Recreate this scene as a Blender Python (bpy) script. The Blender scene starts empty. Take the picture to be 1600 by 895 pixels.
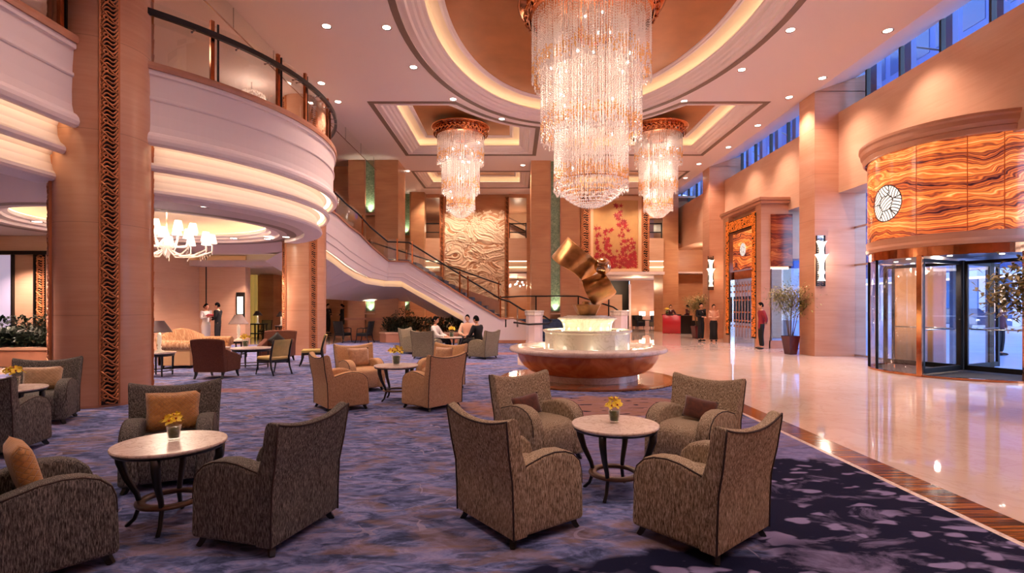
import bpy, bmesh, math, random
from mathutils import Vector, Matrix
R = random.Random(7)
pi, sin, cos, sqrt = math.pi, math.sin, math.cos, math.sqrt
SC = bpy.context.scene
COL = SC.collection

# ------------------------------------------------------------------ camera, world, lights, exposure
FPX, CX, HY, CAMZ = 820.0, 803.0, 478.0, 1.6     # focal length, principal column, horizon row (1600x895)
cam = bpy.data.cameras.new('camera'); cam.sensor_width = 36; cam.lens = 36*FPX/1600
cam.shift_x = (800-CX)/1600; cam.shift_y = (HY-447.5)/1600
cam.clip_start = .05; cam.clip_end = 400
camo = bpy.data.objects.new('camera', cam); COL.objects.link(camo)
camo.location = (0, 0, CAMZ); camo.rotation_euler = (pi/2, 0, 0); SC.camera = camo

SC.view_settings.view_transform = 'Standard'; SC.view_settings.look = 'None'
SC.view_settings.gamma = 1; SC.view_settings.use_curve_mapping = False
SC.view_settings.exposure = 0.48
SC.cycles.use_denoising = True
SC.cycles.max_bounces = 8; SC.cycles.diffuse_bounces = 4; SC.cycles.glossy_bounces = 4
SC.cycles.transmission_bounces = 8; SC.cycles.transparent_max_bounces = 16
SC.cycles.sample_clamp_indirect = 6; SC.cycles.caustics_reflective = False; SC.cycles.caustics_refractive = False
SC.cycles.use_light_tree = True

def lin(h):
    h = h.lstrip('#'); v = [int(h[i:i+2], 16)/255 for i in (0, 2, 4)]
    return tuple((x/12.92 if x <= .04045 else ((x+.055)/1.055)**2.4) for x in v)
WARM = (1.0, .66, .42); PINK = (1.0, .70, .60); SOFT = (1.0, .74, .58)

w = bpy.data.worlds.new('dusk_sky'); SC.world = w; w.use_nodes = True
nt = w.node_tree; bg = nt.nodes['Background']
tc = nt.nodes.new('ShaderNodeTexCoord'); sx = nt.nodes.new('ShaderNodeSeparateXYZ'); cr = nt.nodes.new('ShaderNodeValToRGB')
nt.links.new(tc.outputs['Generated'], sx.inputs[0]); nt.links.new(sx.outputs['Z'], cr.inputs[0]); nt.links.new(cr.outputs[0], bg.inputs[0])
cr.color_ramp.elements[0].position = 0; cr.color_ramp.elements[0].color = (.50, .66, .98, 1)
cr.color_ramp.elements[1].position = .6; cr.color_ramp.elements[1].color = (.045, .11, .36, 1)
bg.inputs[1].default_value = 6.5

def lamp(name, kind, loc, power, color, rot=(0, 0, 0), size=.1, size_y=None, spot=None, blend=.6, shape=None):
    l = bpy.data.lights.new(name, kind); l.energy = power; l.color = color
    if kind == 'AREA':
        l.size = size
        if shape: l.shape = shape
        if size_y: l.shape = shape or 'RECTANGLE'; l.size_y = size_y
    else:
        l.shadow_soft_size = size
    if kind == 'SPOT': l.spot_size = spot; l.spot_blend = blend
    o = bpy.data.objects.new(name, l); COL.objects.link(o); o.location = loc; o.rotation_euler = rot
    return o
CEIL = 8.42
# downlights of the tall lobby: (pixel column, row, label words)
DL = [(510,41,"downlight in the tall ceiling, furthest left near the glass smoke screen"),
 (604,43,"downlight in the tall ceiling just left of the oval dome's dark slot, topmost"),
 (646,105,"second downlight down along the left curve of the oval dome"),
 (502,130,"small downlight over the curved balcony railing, nearer one"),
 (528,159,"small downlight beyond the end of the curved balcony railing"),
 (708,155,"downlight between the oval dome and the left square coffer's top corner"),
 (784,186,"downlight between left side chandelier and main chandelier, below the oval dome"),
 (637,267,"small downlight behind the left square coffer, above the stair"),
 (817,258,"small downlight just left of the tall pilaster with the green strip"),
 (1159,109,"downlight right of the main chandelier beside the oval dome's dark slot"),
 (1235,47,"downlight at upper right next to the oval dome's dark slot"),
 (1387,48,"largest downlight at right, closest to the high blue windows"),
 (1285,122,"downlight above the nearest wall pier on the right"),
 (1233,152,"downlight just left of the nearest wall pier's top"),
 (1069,158,"downlight right above the right side chandelier's crown"),
 (1184,196,"downlight right of the right coffer's lower dark slot"),
 (1138,230,"small downlight right of the right side chandelier, near the second pier"),
 (1092,256,"small downlight at the far end of the right row"),
 (1071,278,"smallest downlight, furthest along the right row")]
def up(px, py, z):
    d = (z-CAMZ)*FPX/(HY-py); return ((px-CX)/FPX*d, d, z)
def fl(px, py, z=0):
    d = (CAMZ-z)*FPX/(py-HY); return ((px-CX)/FPX*d, d, z)
def at(px, py, d):
    return ((px-CX)/FPX*d, d, CAMZ+(HY-py)/FPX*d)
K = 1.0
for px, py, lb in DL:
    p = up(px, py, CEIL)
    lamp('downlight_lamp', 'SPOT', (p[0], p[1], CEIL-.05), 520*K, PINK, size=.07, spot=math.radians(105), blend=.9)
# downlights of the front part of the hall, above and behind the camera
for x, y, e in ((-4.6,4.6,200),(-1.8,3.2,200),(1.6,3.2,330),(4.6,3.2,480),(7.8,3.4,480),(-4.6,7.0,380),(7.9,7.2,480),(-3,-.5,60),(1,-.5,200),(4,-.5,300),(8,0,380)):
    lamp('downlight_lamp', 'SPOT', (x, y, CEIL-.05), e*K, PINK, size=.22, spot=math.radians(105), blend=.9)
# chandelier bulbs
for x, y, z, e in ((1.83,12.5,7.6,95),(1.83,12.5,6.4,95),(1.83,12.5,4.9,55)):
    lamp('chandelier_lamp', 'POINT', (x, y, z), e*K, SOFT, size=.35)
for x in (-2.14, 5.8):
    for z, e in ((8.0,55),(6.9,55),(5.8,30)):
        lamp('chandelier_lamp', 'POINT', (x, 21.1, z), e*K, SOFT, size=.25)
for x in (-5.0, -3.2, -1.4, 4.8, 6.4, 8.0):
    lamp('back_wall_fill_light', 'SPOT', (x, 30.6, CEIL-.05), 330*K, SOFT, rot=(math.radians(14), 0, 0), size=.07, spot=math.radians(100), blend=.9)  # added spots without fittings, there to brighten the back wall
lamp('recess_fill_light', 'POINT', (11.6, 30.5, 4.7), 150*K, SOFT, size=.2)  # added point light that lifts the dark recess wall
# spots below the gallery, some added without fittings to brighten the lounge
for x, y in ((-9.3,11.9),(-8.2,16.8),(-12.2,12.2),(-11.8,17.6),(-9.2,19.6),(-14,14.5),(-8.6,8.3),(-10.5,20.6),(-9.5,5.5),(-6.6,19.9)):
    lamp('gallery_spot_and_fill', 'SPOT', (x, y, 3.14), 420*K, PINK, size=.05, spot=math.radians(120), blend=.9)

# ------------------------------------------------------------------ mesh helpers
class MB:
    def __init__(s): s.v = []; s.f = []; s.m = []; s.mi = 0; s.sm = []; s.smooth = False
    def add(s, V, F):
        b = len(s.v); s.v += [tuple(p) for p in V]
        for f in F: s.f.append(tuple(i+b for i in f)); s.m.append(s.mi); s.sm.append(s.smooth)
        return s
    def box(s, x0, x1, y0, y1, z0, z1, M=None):
        V = [(x, y, z) for z in (z0, z1) for y in (y0, y1) for x in (x0, x1)]
        if M: V = [M @ Vector(p) for p in V]
        return s.add(V, [(0,2,3,1),(4,5,7,6),(0,1,5,4),(2,6,7,3),(0,4,6,2),(1,3,7,5)])
    def prism(s, poly, z0, z1, M=None):
        n = len(poly)
        a = sum(poly[i][0]*poly[(i+1)%n][1]-poly[(i+1)%n][0]*poly[i][1] for i in range(n))
        if a < 0: poly = poly[::-1]
        V = [(x, y, z0) for x, y in poly]+[(x, y, z1) for x, y in poly]
        if M: V = [M @ Vector(p) for p in V]
        return s.add(V, [tuple(range(n))[::-1], tuple(range(n, 2*n))]+[(i, (i+1)%n, n+(i+1)%n, n+i) for i in range(n)])
    def lathe(s, prof, n=48, c=(0, 0), sx=1, sy=1, cap0=False, cap1=False, a0=0, a1=2*pi):
        full = abs(a1-a0-2*pi) < 1e-6; m = n if full else n+1
        V = []; F = []
        for r, z in prof:
            for k in range(m):
                a = a0+(a1-a0)*k/n; V.append((c[0]+r*cos(a)*sx, c[1]+r*sin(a)*sy, z))
        for i in range(len(prof)-1):
            for k in range(n):
                k2 = (k+1) % m; F.append((i*m+k, i*m+k2, (i+1)*m+k2, (i+1)*m+k))
        if cap0: F.append(tuple(range(m))[::-1])
        if cap1: F.append(tuple((len(prof)-1)*m+k for k in range(m)))
        return s.add(V, F)
    def tube(s, pts, r, n=8, close=False, caps=True, sq=1.0):
        pts = [Vector(p) for p in pts]; N = len(pts); V = []; F = []
        rr = r if isinstance(r, (list, tuple)) else [r]*N
        up0 = None
        for i, p in enumerate(pts):
            if close: t = pts[(i+1)%N]-pts[i-1]
            else: t = (pts[min(i+1, N-1)]-pts[max(i-1, 0)])
            if t.length < 1e-9: t = Vector((0, 0, 1))
            t.normalize()
            if up0 is None:
                up0 = Vector((0, 0, 1)) if abs(t.z) < .95 else Vector((1, 0, 0))
            a = t.cross(up0)
            if a.length < 1e-4: a = t.cross(Vector((0, 1, 0)))
            a.normalize(); b = a.cross(t); up0 = b
            for k in range(n):
                an = 2*pi*(k+.5)/n; V.append(p+a*(rr[i]*cos(an))+b*(rr[i]*sq*sin(an)))
        for i in range(N if close else N-1):
            j = (i+1) % N
            for k in range(n):
                F.append((i*n+k, i*n+(k+1)%n, j*n+(k+1)%n, j*n+k))
        if caps and not close: F += [tuple(range(n))[::-1], tuple((N-1)*n+k for k in range(n))]
        return s.add(V, F)
    def grid(s, fn, nu, nv, closeu=False, closev=False):
        mu = nu if closeu else nu+1; mv = nv if closev else nv+1
        V = [fn(i/nu, j/nv) for i in range(mu) for j in range(mv)]
        F = [((i%mu)*mv+j%mv, ((i+1)%mu)*mv+j%mv, ((i+1)%mu)*mv+(j+1)%mv, (i%mu)*mv+(j+1)%mv) for i in range(nu) for j in range(nv)]
        return s.add(V, F)
    def ball(s, c, r, n=12, sx=1, sy=1, sz=1):
        V = [(c[0], c[1], c[2]-r*sz)]; h = n//2
        for i in range(1, h):
            t = -pi/2+pi*i/h
            for k in range(n): V.append((c[0]+r*sx*cos(t)*cos(2*pi*k/n), c[1]+r*sy*cos(t)*sin(2*pi*k/n), c[2]+r*sz*sin(t)))
        V.append((c[0], c[1], c[2]+r*sz)); F = []
        for k in range(n):
            F.append((0, 1+(k+1)%n, 1+k)); F.append((len(V)-1, 1+(h-2)*n+k, 1+(h-2)*n+(k+1)%n))
            for i in range(h-2): F.append((1+i*n+k, 1+i*n+(k+1)%n, 1+(i+1)*n+(k+1)%n, 1+(i+1)*n+k))
        return s.add(V, F)
    def loops(s, L, closed=True):
        """bridge successive equal-length 3-D loops"""
        n = len(L[0]); V = [p for l in L for p in l]; F = []
        for i in range(len(L)-1):
            for k in range(n if closed else n-1):
                F.append((i*n+k, i*n+(k+1)%n, (i+1)*n+(k+1)%n, (i+1)*n+k))
        return s.add(V, F)
    def build(s, name, mat, parent=None, loc=None, rz=0, smooth=None, bevel=0, seg=2, sub=0, solid=0, fixn=False, soff=0):
        me = bpy.data.meshes.new(name); me.from_pydata(s.v, [], s.f)
        for m in (mat if isinstance(mat, (list, tuple)) else [mat]): me.materials.append(m)
        me.polygons.foreach_set('material_index', s.m)
        me.polygons.foreach_set('use_smooth', [bool(smooth)]*len(s.f) if smooth is not None else s.sm)
        if fixn:
            bm = bmesh.new(); bm.from_mesh(me); bmesh.ops.remove_doubles(bm, verts=bm.verts, dist=1e-5); bmesh.ops.recalc_face_normals(bm, faces=bm.faces); bm.to_mesh(me); bm.free()
        me.update()
        o = bpy.data.objects.new(name, me); COL.objects.link(o)
        if loc: o.location = loc
        if rz: o.rotation_euler[2] = rz
        if parent: o.parent = parent
        if solid: m = o.modifiers.new('s', 'SOLIDIFY'); m.thickness = solid; m.offset = soff
        if bevel: m = o.modifiers.new('b', 'BEVEL'); m.width = bevel; m.segments = seg; m.limit_method = 'ANGLE'; m.angle_limit = .6; m.harden_normals = False
        if sub: m = o.modifiers.new('u', 'SUBSURF'); m.levels = m.render_levels = sub
        return o
def thing(name, label, cat, loc=(0, 0, 0), rz=0, group=None):
    o = bpy.data.objects.new(name, None); COL.objects.link(o); o.empty_display_size = .1
    o.location = loc; o.rotation_euler = (0, 0, rz); o['label'] = label; o['category'] = cat
    if group: o['group'] = group
    return o
def tag(o, label, cat, group=None, kind=None):
    o['label'] = label; o['category'] = cat
    if group: o['group'] = group
    if kind: o['kind'] = kind
    return o
def struct(o, label=None):
    o['kind'] = 'structure'
    if label: o['label'] = label
    return o
KIDS = {}
def copy_tree(o, parent=None):
    c = o.copy(); COL.objects.link(c); c.parent = parent
    for ch in list(o.children): copy_tree(ch, c)
    return c
def dup(o, loc, rz, label, group=None):
    c = copy_tree(o); c.location = loc; c.rotation_euler = (0, 0, rz); c['label'] = label
    if group: c['group'] = group
    return c
def face(dx, dy):   # rotation turning local +Y towards (dx, dy)
    return math.atan2(dy, dx)-pi/2

# ------------------------------------------------------------------ materials
def nmat(name):
    m = bpy.data.materials.new(name); m.use_nodes = True
    return m, m.node_tree, m.node_tree.nodes['Principled BSDF']
def N(nt, t, **k):
    n = nt.nodes.new(t)
    for a, b in k.items(): setattr(n, a, b)
    return n
def ramp(nt, stops, src, interp='LINEAR'):
    r = N(nt, 'ShaderNodeValToRGB'); r.color_ramp.interpolation = interp
    e = r.color_ramp.elements
    while len(e) < len(stops): e.new(.5)
    for i, (p, c) in enumerate(stops): e[i].position = p; e[i].color = (*c, 1) if len(c) == 3 else c
    nt.links.new(src, r.inputs[0]); return r
def coords(nt, scale=(1, 1, 1), rot=(0, 0, 0), kind='Object', loc=(0, 0, 0)):
    t = N(nt, 'ShaderNodeTexCoord'); mp = N(nt, 'ShaderNodeMapping')
    mp.inputs['Scale'].default_value = scale; mp.inputs['Rotation'].default_value = rot; mp.inputs['Location'].default_value = loc
    nt.links.new(t.outputs[kind], mp.inputs[0]); return mp.outputs[0]
def noise(nt, vec, scale, detail=3, dist=0, rough=.5):
    n = N(nt, 'ShaderNodeTexNoise'); n.inputs['Scale'].default_value = scale; n.inputs['Detail'].default_value = detail
    n.inputs['Distortion'].default_value = dist; n.inputs['Roughness'].default_value = rough
    nt.links.new(vec, n.inputs['Vector']); return n.outputs['Fac']
def mixc(nt, fac, a, b, mode='MIX'):
    m = N(nt, 'ShaderNodeMix', data_type='RGBA', blend_type=mode)
    for i, s in ((0, fac), (6, a), (7, b)):
        if isinstance(s, (int, float)): m.inputs[i].default_value = s
        elif isinstance(s, tuple): m.inputs[i].default_value = (*s, 1)[:4]
        else: nt.links.new(s, m.inputs[i])
    return m.outputs[2]
def math_(nt, op, a, b=0.0, clamp=False):
    m = N(nt, 'ShaderNodeMath', operation=op, use_clamp=clamp)
    for i, s in ((0, a), (1, b)):
        if isinstance(s, (int, float)): m.inputs[i].default_value = s
        else: nt.links.new(s, m.inputs[i])
    return m.outputs[0]
def bump(nt, bs, h, strength=.3, dist=.01):
    b = N(nt, 'ShaderNodeBump'); b.inputs['Strength'].default_value = strength; b.inputs['Distance'].default_value = dist
    nt.links.new(h, b.inputs['Height']); nt.links.new(b.outputs[0], bs.inputs['Normal'])
def plain(name, col, rough=.5, metal=0, spec=.5, var=0, vscale=8, emis=None, es=0, sheen=0):
    m, nt, b = nmat(name)
    col = lin(col) if isinstance(col, str) else col
    if var:
        f = noise(nt, coords(nt), vscale, 3)
        r = ramp(nt, [(.3, tuple(c*(1-var) for c in col)), (.7, tuple(min(1, c*(1+var)) for c in col))], f)
        nt.links.new(r.outputs[0], b.inputs['Base Color'])
    else: b.inputs['Base Color'].default_value = (*col, 1)
    b.inputs['Roughness'].default_value = rough; b.inputs['Metallic'].default_value = metal
    b.inputs['Specular IOR Level'].default_value = spec
    if emis: b.inputs['Emission Color'].default_value = (*emis, 1); b.inputs['Emission Strength'].default_value = es
    if sheen: b.inputs['Sheen Weight'].default_value = sheen
    return m
def stone(name, c1, c2, rough=.3, scale=(.5, .5, 1.6), joint=None):
    """travertine: bands of two tones with thin joints between the slabs (joint = course height)"""
    m, nt, b = nmat(name); v = coords(nt, scale)
    f = noise(nt, v, 1.1, 4, .6); f2 = noise(nt, coords(nt, (.35, .35, 7)), 3.0, 5, .3)
    s = math_(nt, 'ADD', math_(nt, 'MULTIPLY', f, .66), math_(nt, 'MULTIPLY', f2, .34))
    r = ramp(nt, [(.34, lin(c1)), (.66, lin(c2))], s)
    colr = r.outputs[0]
    if joint:
        g = N(nt, 'ShaderNodeNewGeometry'); x = N(nt, 'ShaderNodeSeparateXYZ'); nt.links.new(g.outputs['Position'], x.inputs[0])
        fr = math_(nt, 'FRACT', math_(nt, 'DIVIDE', x.outputs[2], joint))
        ln = math_(nt, 'LESS_THAN', fr, .008/joint)
        colr = mixc(nt, math_(nt, 'MULTIPLY', ln, .45), colr, lin('#5a3a28'))
    nt.links.new(colr, b.inputs['Base Color']); b.inputs['Roughness'].default_value = rough
    b.inputs['Specular IOR Level'].default_value = .4
    return m
M = {}
M['stone'] = stone('travertine', '#C08868', '#D09E80', .28, joint=1.45)
M['stone_far'] = stone('travertine_far', '#B9805A', '#D09C70', .4, joint=1.45)
M['stone_wall'] = stone('travertine_wall', '#CDA081', '#DAB293', .35)
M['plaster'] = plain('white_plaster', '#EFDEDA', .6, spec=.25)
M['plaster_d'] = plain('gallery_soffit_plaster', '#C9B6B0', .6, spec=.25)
M['cap'] = plain('balcony_cap_stone', '#B98063', .35, var=.1, vscale=3)
M['slot'] = plain('dark_air_slot', '#7A6456', .6)
M['cove'] = plain('cove_plaster', '#F2DCC0', .6, spec=.2)
M['led'] = plain('cove_lamp', (1, 1, 1), .5, emis=(1, .79, .55), es=2.1)
M['led2'] = plain('gallery_cove_lamp', (1, 1, 1), .5, emis=(1, .76, .46), es=3.7)
M['copper_ceiling'] = plain('copper_leaf_ceiling', '#A5683A', .38, metal=.35, var=.12, vscale=1.5)
M['black'] = plain('black_lacquer', '#14100E', .35)
M['rubber'] = plain('dark_metal', '#1E1815', .4, metal=.5)
M['bronze'] = plain('bronze', '#C0925A', .33, metal=.9, var=.3, vscale=6)
M['mirror_bronze'] = plain('polished_bronze_ball', '#E0B98A', .04, metal=1)
M['copper'] = plain('polished_copper', '#C98256', .14, metal=1, var=.15)
M['steel'] = plain('steel', '#C9C5C2', .18, metal=1)
M['chrome'] = M['steel']
def glass(name, col=(1, 1, 1), rough=0, mixv=.12, tint=(.985, .99, .99)):
    m, nt, b = nmat(name); nt.nodes.remove(b)
    out = nt.nodes['Material Output']; t = N(nt, 'ShaderNodeBsdfTransparent'); g = N(nt, 'ShaderNodeBsdfGlossy'); mx = N(nt, 'ShaderNodeMixShader')
    t.inputs[0].default_value = (*tint, 1); g.inputs[0].default_value = (*col, 1); g.inputs['Roughness'].default_value = rough
    lw = N(nt, 'ShaderNodeLayerWeight'); lw.inputs[0].default_value = .5
    f = math_(nt, 'ADD', math_(nt, 'MULTIPLY', math_(nt, 'POWER', lw.outputs['Facing'], 4.0), .7), .02+mixv*.25, True)
    nt.links.new(f, mx.inputs[0]); nt.links.new(t.outputs[0], mx.inputs[1]); nt.links.new(g.outputs[0], mx.inputs[2])
    nt.links.new(mx.outputs[0], out.inputs[0]); return m
M['glass'] = glass('clear_glass')
M['glass_b'] = glass('balustrade_glass', mixv=.2, tint=(.965, .98, .97))
M['glass_blue'] = glass('window_glass', mixv=.1, tint=(.95, .975, 1))

def tweed(name, a, b_, c_, vs=60):
    m, nt, b = nmat(name)
    v = coords(nt, (3, 3, .45)); f = noise(nt, v, vs, 2, .2, .7); f2 = noise(nt, coords(nt), 2.5, 2)
    r = ramp(nt, [(.33, lin(a)), (.5, lin(b_)), (.68, lin(c_))], f)
    nt.links.new(mixc(nt, math_(nt, 'MULTIPLY', f2, .25), r.outputs[0], lin(b_)), b.inputs['Base Color'])
    b.inputs['Roughness'].default_value = .9; b.inputs['Specular IOR Level'].default_value = .15
    bump(nt, b, f, .5, .004); return m
M['tweed'] = tweed('brown_cream_tweed', '#463A2C', '#9E8A70', '#E2D4BA')
M['tweed_g'] = tweed('grey_tweed', '#25231F', '#625E58', '#A19C92')
M['tweed_o'] = tweed('apricot_weave', '#AC8256', '#D4A678', '#ECCDA2', 80)
M['tweed_k'] = tweed('khaki_weave', '#544A36', '#8A7F68', '#B0A68C', 80)
M['tweed_b'] = tweed('brown_rib', '#4A2C22', '#6B4234', '#7E5342', 90)
def velvet(name, a, b_, quilt=False):
    m, nt, b = nmat(name); v = coords(nt, (1, 1, 1)); f = noise(nt, v, 14, 4, 1)
    r = ramp(nt, [(.3, lin(a)), (.7, lin(b_))], f); nt.links.new(r.outputs[0], b.inputs['Base Color'])
    b.inputs['Roughness'].default_value = .45 if quilt else .8; b.inputs['Sheen Weight'].default_value = .4
    if quilt:
        s = N(nt, 'ShaderNodeSeparateXYZ'); nt.links.new(v, s.inputs[0])
        p = math_(nt, 'SINE', math_(nt, 'MULTIPLY', math_(nt, 'ADD', s.outputs[0], s.outputs[2]), 75))
        q = math_(nt, 'SINE', math_(nt, 'MULTIPLY', math_(nt, 'SUBTRACT', s.outputs[0], s.outputs[2]), 75))
        h = math_(nt, 'MINIMUM', math_(nt, 'ABSOLUTE', p), math_(nt, 'ABSOLUTE', q))
        h = math_(nt, 'MINIMUM', h, .35); bump(nt, b, h, .8, .02)
    return m
M['pillow_o'] = velvet('orange_quilted_satin', '#BC823E', '#D8A058', True)
M['pillow_b'] = velvet('brown_velvet', '#4A2317', '#6E3A26')
M['pillow_t'] = velvet('tan_satin', '#B98A60', '#D6AA7E')
M['pillow_k'] = plain('black_satin', '#15100F', .5)
M['piping'] = plain('dark_piping', '#3A2A24', .7)
M['piping_l'] = plain('pale_piping', '#D9C0A8', .7)

# carpet --------------------------------------------------------------
def carpet():
    m, nt, b = nmat('painterly_carpet')
    v = coords(nt, (1, 1.0, 1), (0, 0, .35))
    st = coords(nt, (1.0, 1.9, 1), (0, 0, -.35))
    n1 = noise(nt, st, 2.0, 6, 1.4, .62); n2 = noise(nt, st, 2.4, 5, 2.2, .6); n3 = noise(nt, v, .35, 2, .4)
    n4 = noise(nt, coords(nt, (1.1, 2.2, 1), (0, 0, .4), loc=(7, 2, 0)), 3.2, 5, 1.4, .65)
    base = ramp(nt, [(.30, lin('#262B3E')), (.40, lin('#434A68')), (.49, lin('#7078A0')), (.57, lin('#8E84A6')), (.66, lin('#A48678')), (.76, lin('#4A5870'))], n1)
    c2 = ramp(nt, [(.36, lin('#232A3E')), (.47, lin('#4A5274')), (.55, lin('#8084B4')), (.64, lin('#A49EC4')), (.74, lin('#3A4560'))], n4)
    col = mixc(nt, .5, base.outputs[0], c2.outputs[0])
    dk = ramp(nt, [(.60, (0, 0, 0)), (.67, (1, 1, 1))], noise(nt, coords(nt, (1, 2.2, 1), (0, 0, .2), loc=(1, 9, 0)), 3.4, 3, 1.0))
    col = mixc(nt, math_(nt, 'MULTIPLY', dk.outputs[0], .55), col, lin('#2E3646'))
    tan = ramp(nt, [(.54, (0, 0, 0)), (.62, (1, 1, 1))], noise(nt, coords(nt, (.8, 1.8, 1), (0, 0, -.5), loc=(3, 1, 0)), 1.7, 4, 1.2))
    col = mixc(nt, math_(nt, 'MULTIPLY', tan.outputs[0], .5), col, lin('#8E6E5C'))
    # squiggles: thin contour lines of a warped noise
    q = noise(nt, v, 1.5, 1, 1.2); qq = math_(nt, 'ABSOLUTE', math_(nt, 'SUBTRACT', q, .5))
    ql = math_(nt, 'LESS_THAN', qq, .010); msk = math_(nt, 'GREATER_THAN', noise(nt, v, 1.6, 1), .55)
    col = mixc(nt, math_(nt, 'MULTIPLY', math_(nt, 'MULTIPLY', ql, msk), .55), col, lin('#A99BB0'))
    # orange patch towards the far stair and near the fountain
    g = N(nt, 'ShaderNodeNewGeometry'); s = N(nt, 'ShaderNodeSeparateXYZ'); nt.links.new(g.outputs['Position'], s.inputs[0])
    def blob(x, y, rx, ry, wob=.5):
        a = math_(nt, 'DIVIDE', math_(nt, 'SUBTRACT', s.outputs[0], x), rx); c = math_(nt, 'DIVIDE', math_(nt, 'SUBTRACT', s.outputs[1], y), ry)
        d = math_(nt, 'SQRT', math_(nt, 'ADD', math_(nt, 'MULTIPLY', a, a), math_(nt, 'MULTIPLY', c, c)))
        d = math_(nt, 'ADD', d, math_(nt, 'MULTIPLY', math_(nt, 'SUBTRACT', noise(nt, v, 1.3, 4, 1), .5), wob*2))
        return math_(nt, 'SUBTRACT', 1.0, d)
    def soft(x, w=8.0): return math_(nt, 'MULTIPLY', x, w, True)
    col = mixc(nt, math_(nt, 'MULTIPLY', soft(blob(1.4, 8.3, 2.2, 1.0), 6), .8), col, lin('#A9775C'))
    spk = math_(nt, 'MULTIPLY', soft(blob(1.3, 8.3, 1.9, 1.1, .3), 6), math_(nt, 'GREATER_THAN', noise(nt, coords(nt, (2.2, 5, 1)), 1.6, 1, .6), .66))
    col = mixc(nt, spk, col, lin('#1D1A2C'))
    for (x, y, rx, ry) in ((-3.2, 18.6, 1.6, .5), (.1, 17.6, 1.4, .5), (-5.6, 9.9, 1.0, .25), (-2.2, 14.4, 1.6, .4)):
        col = mixc(nt, math_(nt, 'MULTIPLY', soft(blob(x, y, rx, ry), 5), .55), col, lin('#B0693F'))
    pale = soft(blob(2.4, 6.0, 2.0, 1.6, .6), 4)
    col = mixc(nt, math_(nt, 'MULTIPLY', pale, .45), col, lin('#8A7AA0'))
    dark = soft(math_(nt, 'MAXIMUM', blob(2.55, 4.2, 1.35, 1.35, .5), math_(nt, 'MAXIMUM', blob(1.1, 2.9, 1.15, .55, .5), blob(3.0, 2.8, 1.1, 1.4, .3))), 10)
    vo = N(nt, 'ShaderNodeTexVoronoi'); vo.inputs['Scale'].default_value = 3.3; vo.inputs['Randomness'].default_value = 1
    wv = coords(nt, (1.0, 1.9, 1), (0, 0, .5))
    jm = N(nt, 'ShaderNodeVectorMath', operation='ADD'); nn = N(nt, 'ShaderNodeTexNoise'); nn.inputs['Scale'].default_value = 3; nn.inputs['Detail'].default_value = 2; nt.links.new(wv, nn.inputs['Vector'])
    sc_ = N(nt, 'ShaderNodeVectorMath', operation='SCALE'); sc_.inputs['Scale'].default_value = .5; nt.links.new(nn.outputs['Color'], sc_.inputs[0])
    nt.links.new(wv, jm.inputs[0]); nt.links.new(sc_.outputs[0], jm.inputs[1]); nt.links.new(jm.outputs[0], vo.inputs['Vector'])
    sp = math_(nt, 'MULTIPLY', math_(nt, 'SUBTRACT', math_(nt, 'MULTIPLY', noise(nt, v, 1.4, 1), .76), vo.outputs['Distance']), 9, True)
    gate = math_(nt, 'MULTIPLY', math_(nt, 'SUBTRACT', noise(nt, v, 1.0, 1), .36), 12, True)
    big = math_(nt, 'MULTIPLY', math_(nt, 'SUBTRACT', noise(nt, coords(nt, (1, 1.7, 1), (0, 0, .5), loc=(4, 4, 0)), 1.5, 6, .8, .65), .535), 8, True)
    spots = math_(nt, 'MAXIMUM', math_(nt, 'MULTIPLY', sp, gate), math_(nt, 'MULTIPLY', big, .75))
    dcol = mixc(nt, math_(nt, 'MULTIPLY', spots, .9), lin('#191A30'), lin('#8F82A4'))
    col = mixc(nt, dark, col, dcol)
    col = mixc(nt, 1.0, col, (.90, .97, 1.05), 'MULTIPLY')
    fine = noise(nt, coords(nt, (1, 1, 1)), 220, 2)
    col = mixc(nt, .35, col, mixc(nt, fine, (.25, .25, .25), (.9, .9, .9)), 'SOFT_LIGHT')
    nt.links.new(col, b.inputs['Base Color']); b.inputs['Roughness'].default_value = .95; b.inputs['Specular IOR Level'].default_value = .1
    bump(nt, b, fine, .3, .006)
    return m
M['carpet'] = carpet()
def marble(name, c1, c2, rough, vein=None, scale=.5, spec=.5, tile=None):
    m, nt, b = nmat(name); v = coords(nt); f = noise(nt, v, scale, 6, 1.5)
    r = ramp(nt, [(.3, lin(c1)), (.7, lin(c2))], f); col = r.outputs[0]
    if vein:
        q = math_(nt, 'ABSOLUTE', math_(nt, 'SUBTRACT', noise(nt, v, scale*2.3, 7, 1.5, .6), .5))
        col = mixc(nt, math_(nt, 'MULTIPLY', math_(nt, 'SUBTRACT', .035, q), 18, True), col, lin(vein))
    if tile:
        g = N(nt, 'ShaderNodeNewGeometry'); s = N(nt, 'ShaderNodeSeparateXYZ'); nt.links.new(g.outputs['Position'], s.inputs[0])
        a = math_(nt, 'LESS_THAN', math_(nt, 'FRACT', math_(nt, 'DIVIDE', s.outputs[0], tile)), .004/tile)
        c = math_(nt, 'LESS_THAN', math_(nt, 'FRACT', math_(nt, 'DIVIDE', s.outputs[1], tile)), .004/tile)
        col = mixc(nt, math_(nt, 'MULTIPLY', math_(nt, 'MAXIMUM', a, c), .25), col, lin('#9A7A66'))
    nt.links.new(col, b.inputs['Base Color']); b.inputs['Roughness'].default_value = rough; b.inputs['Specular IOR Level'].default_value = spec
    if spec > .85: b.inputs['IOR'].default_value = 1.9
    return m
M['floor'] = marble('polished_cream_marble', '#E6CAB8', '#F0DACB', .03, '#DFC0AC', .6, .9, 1.2)
M['top'] = marble('pale_marble_top', '#DCC8B8', '#EEDFD2', .26, '#B79A88', 3)
M['white_marble'] = marble('white_marble', '#E9E0CE', '#F4ECDD', .12, '#CFC3A8', 1.1)
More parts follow.
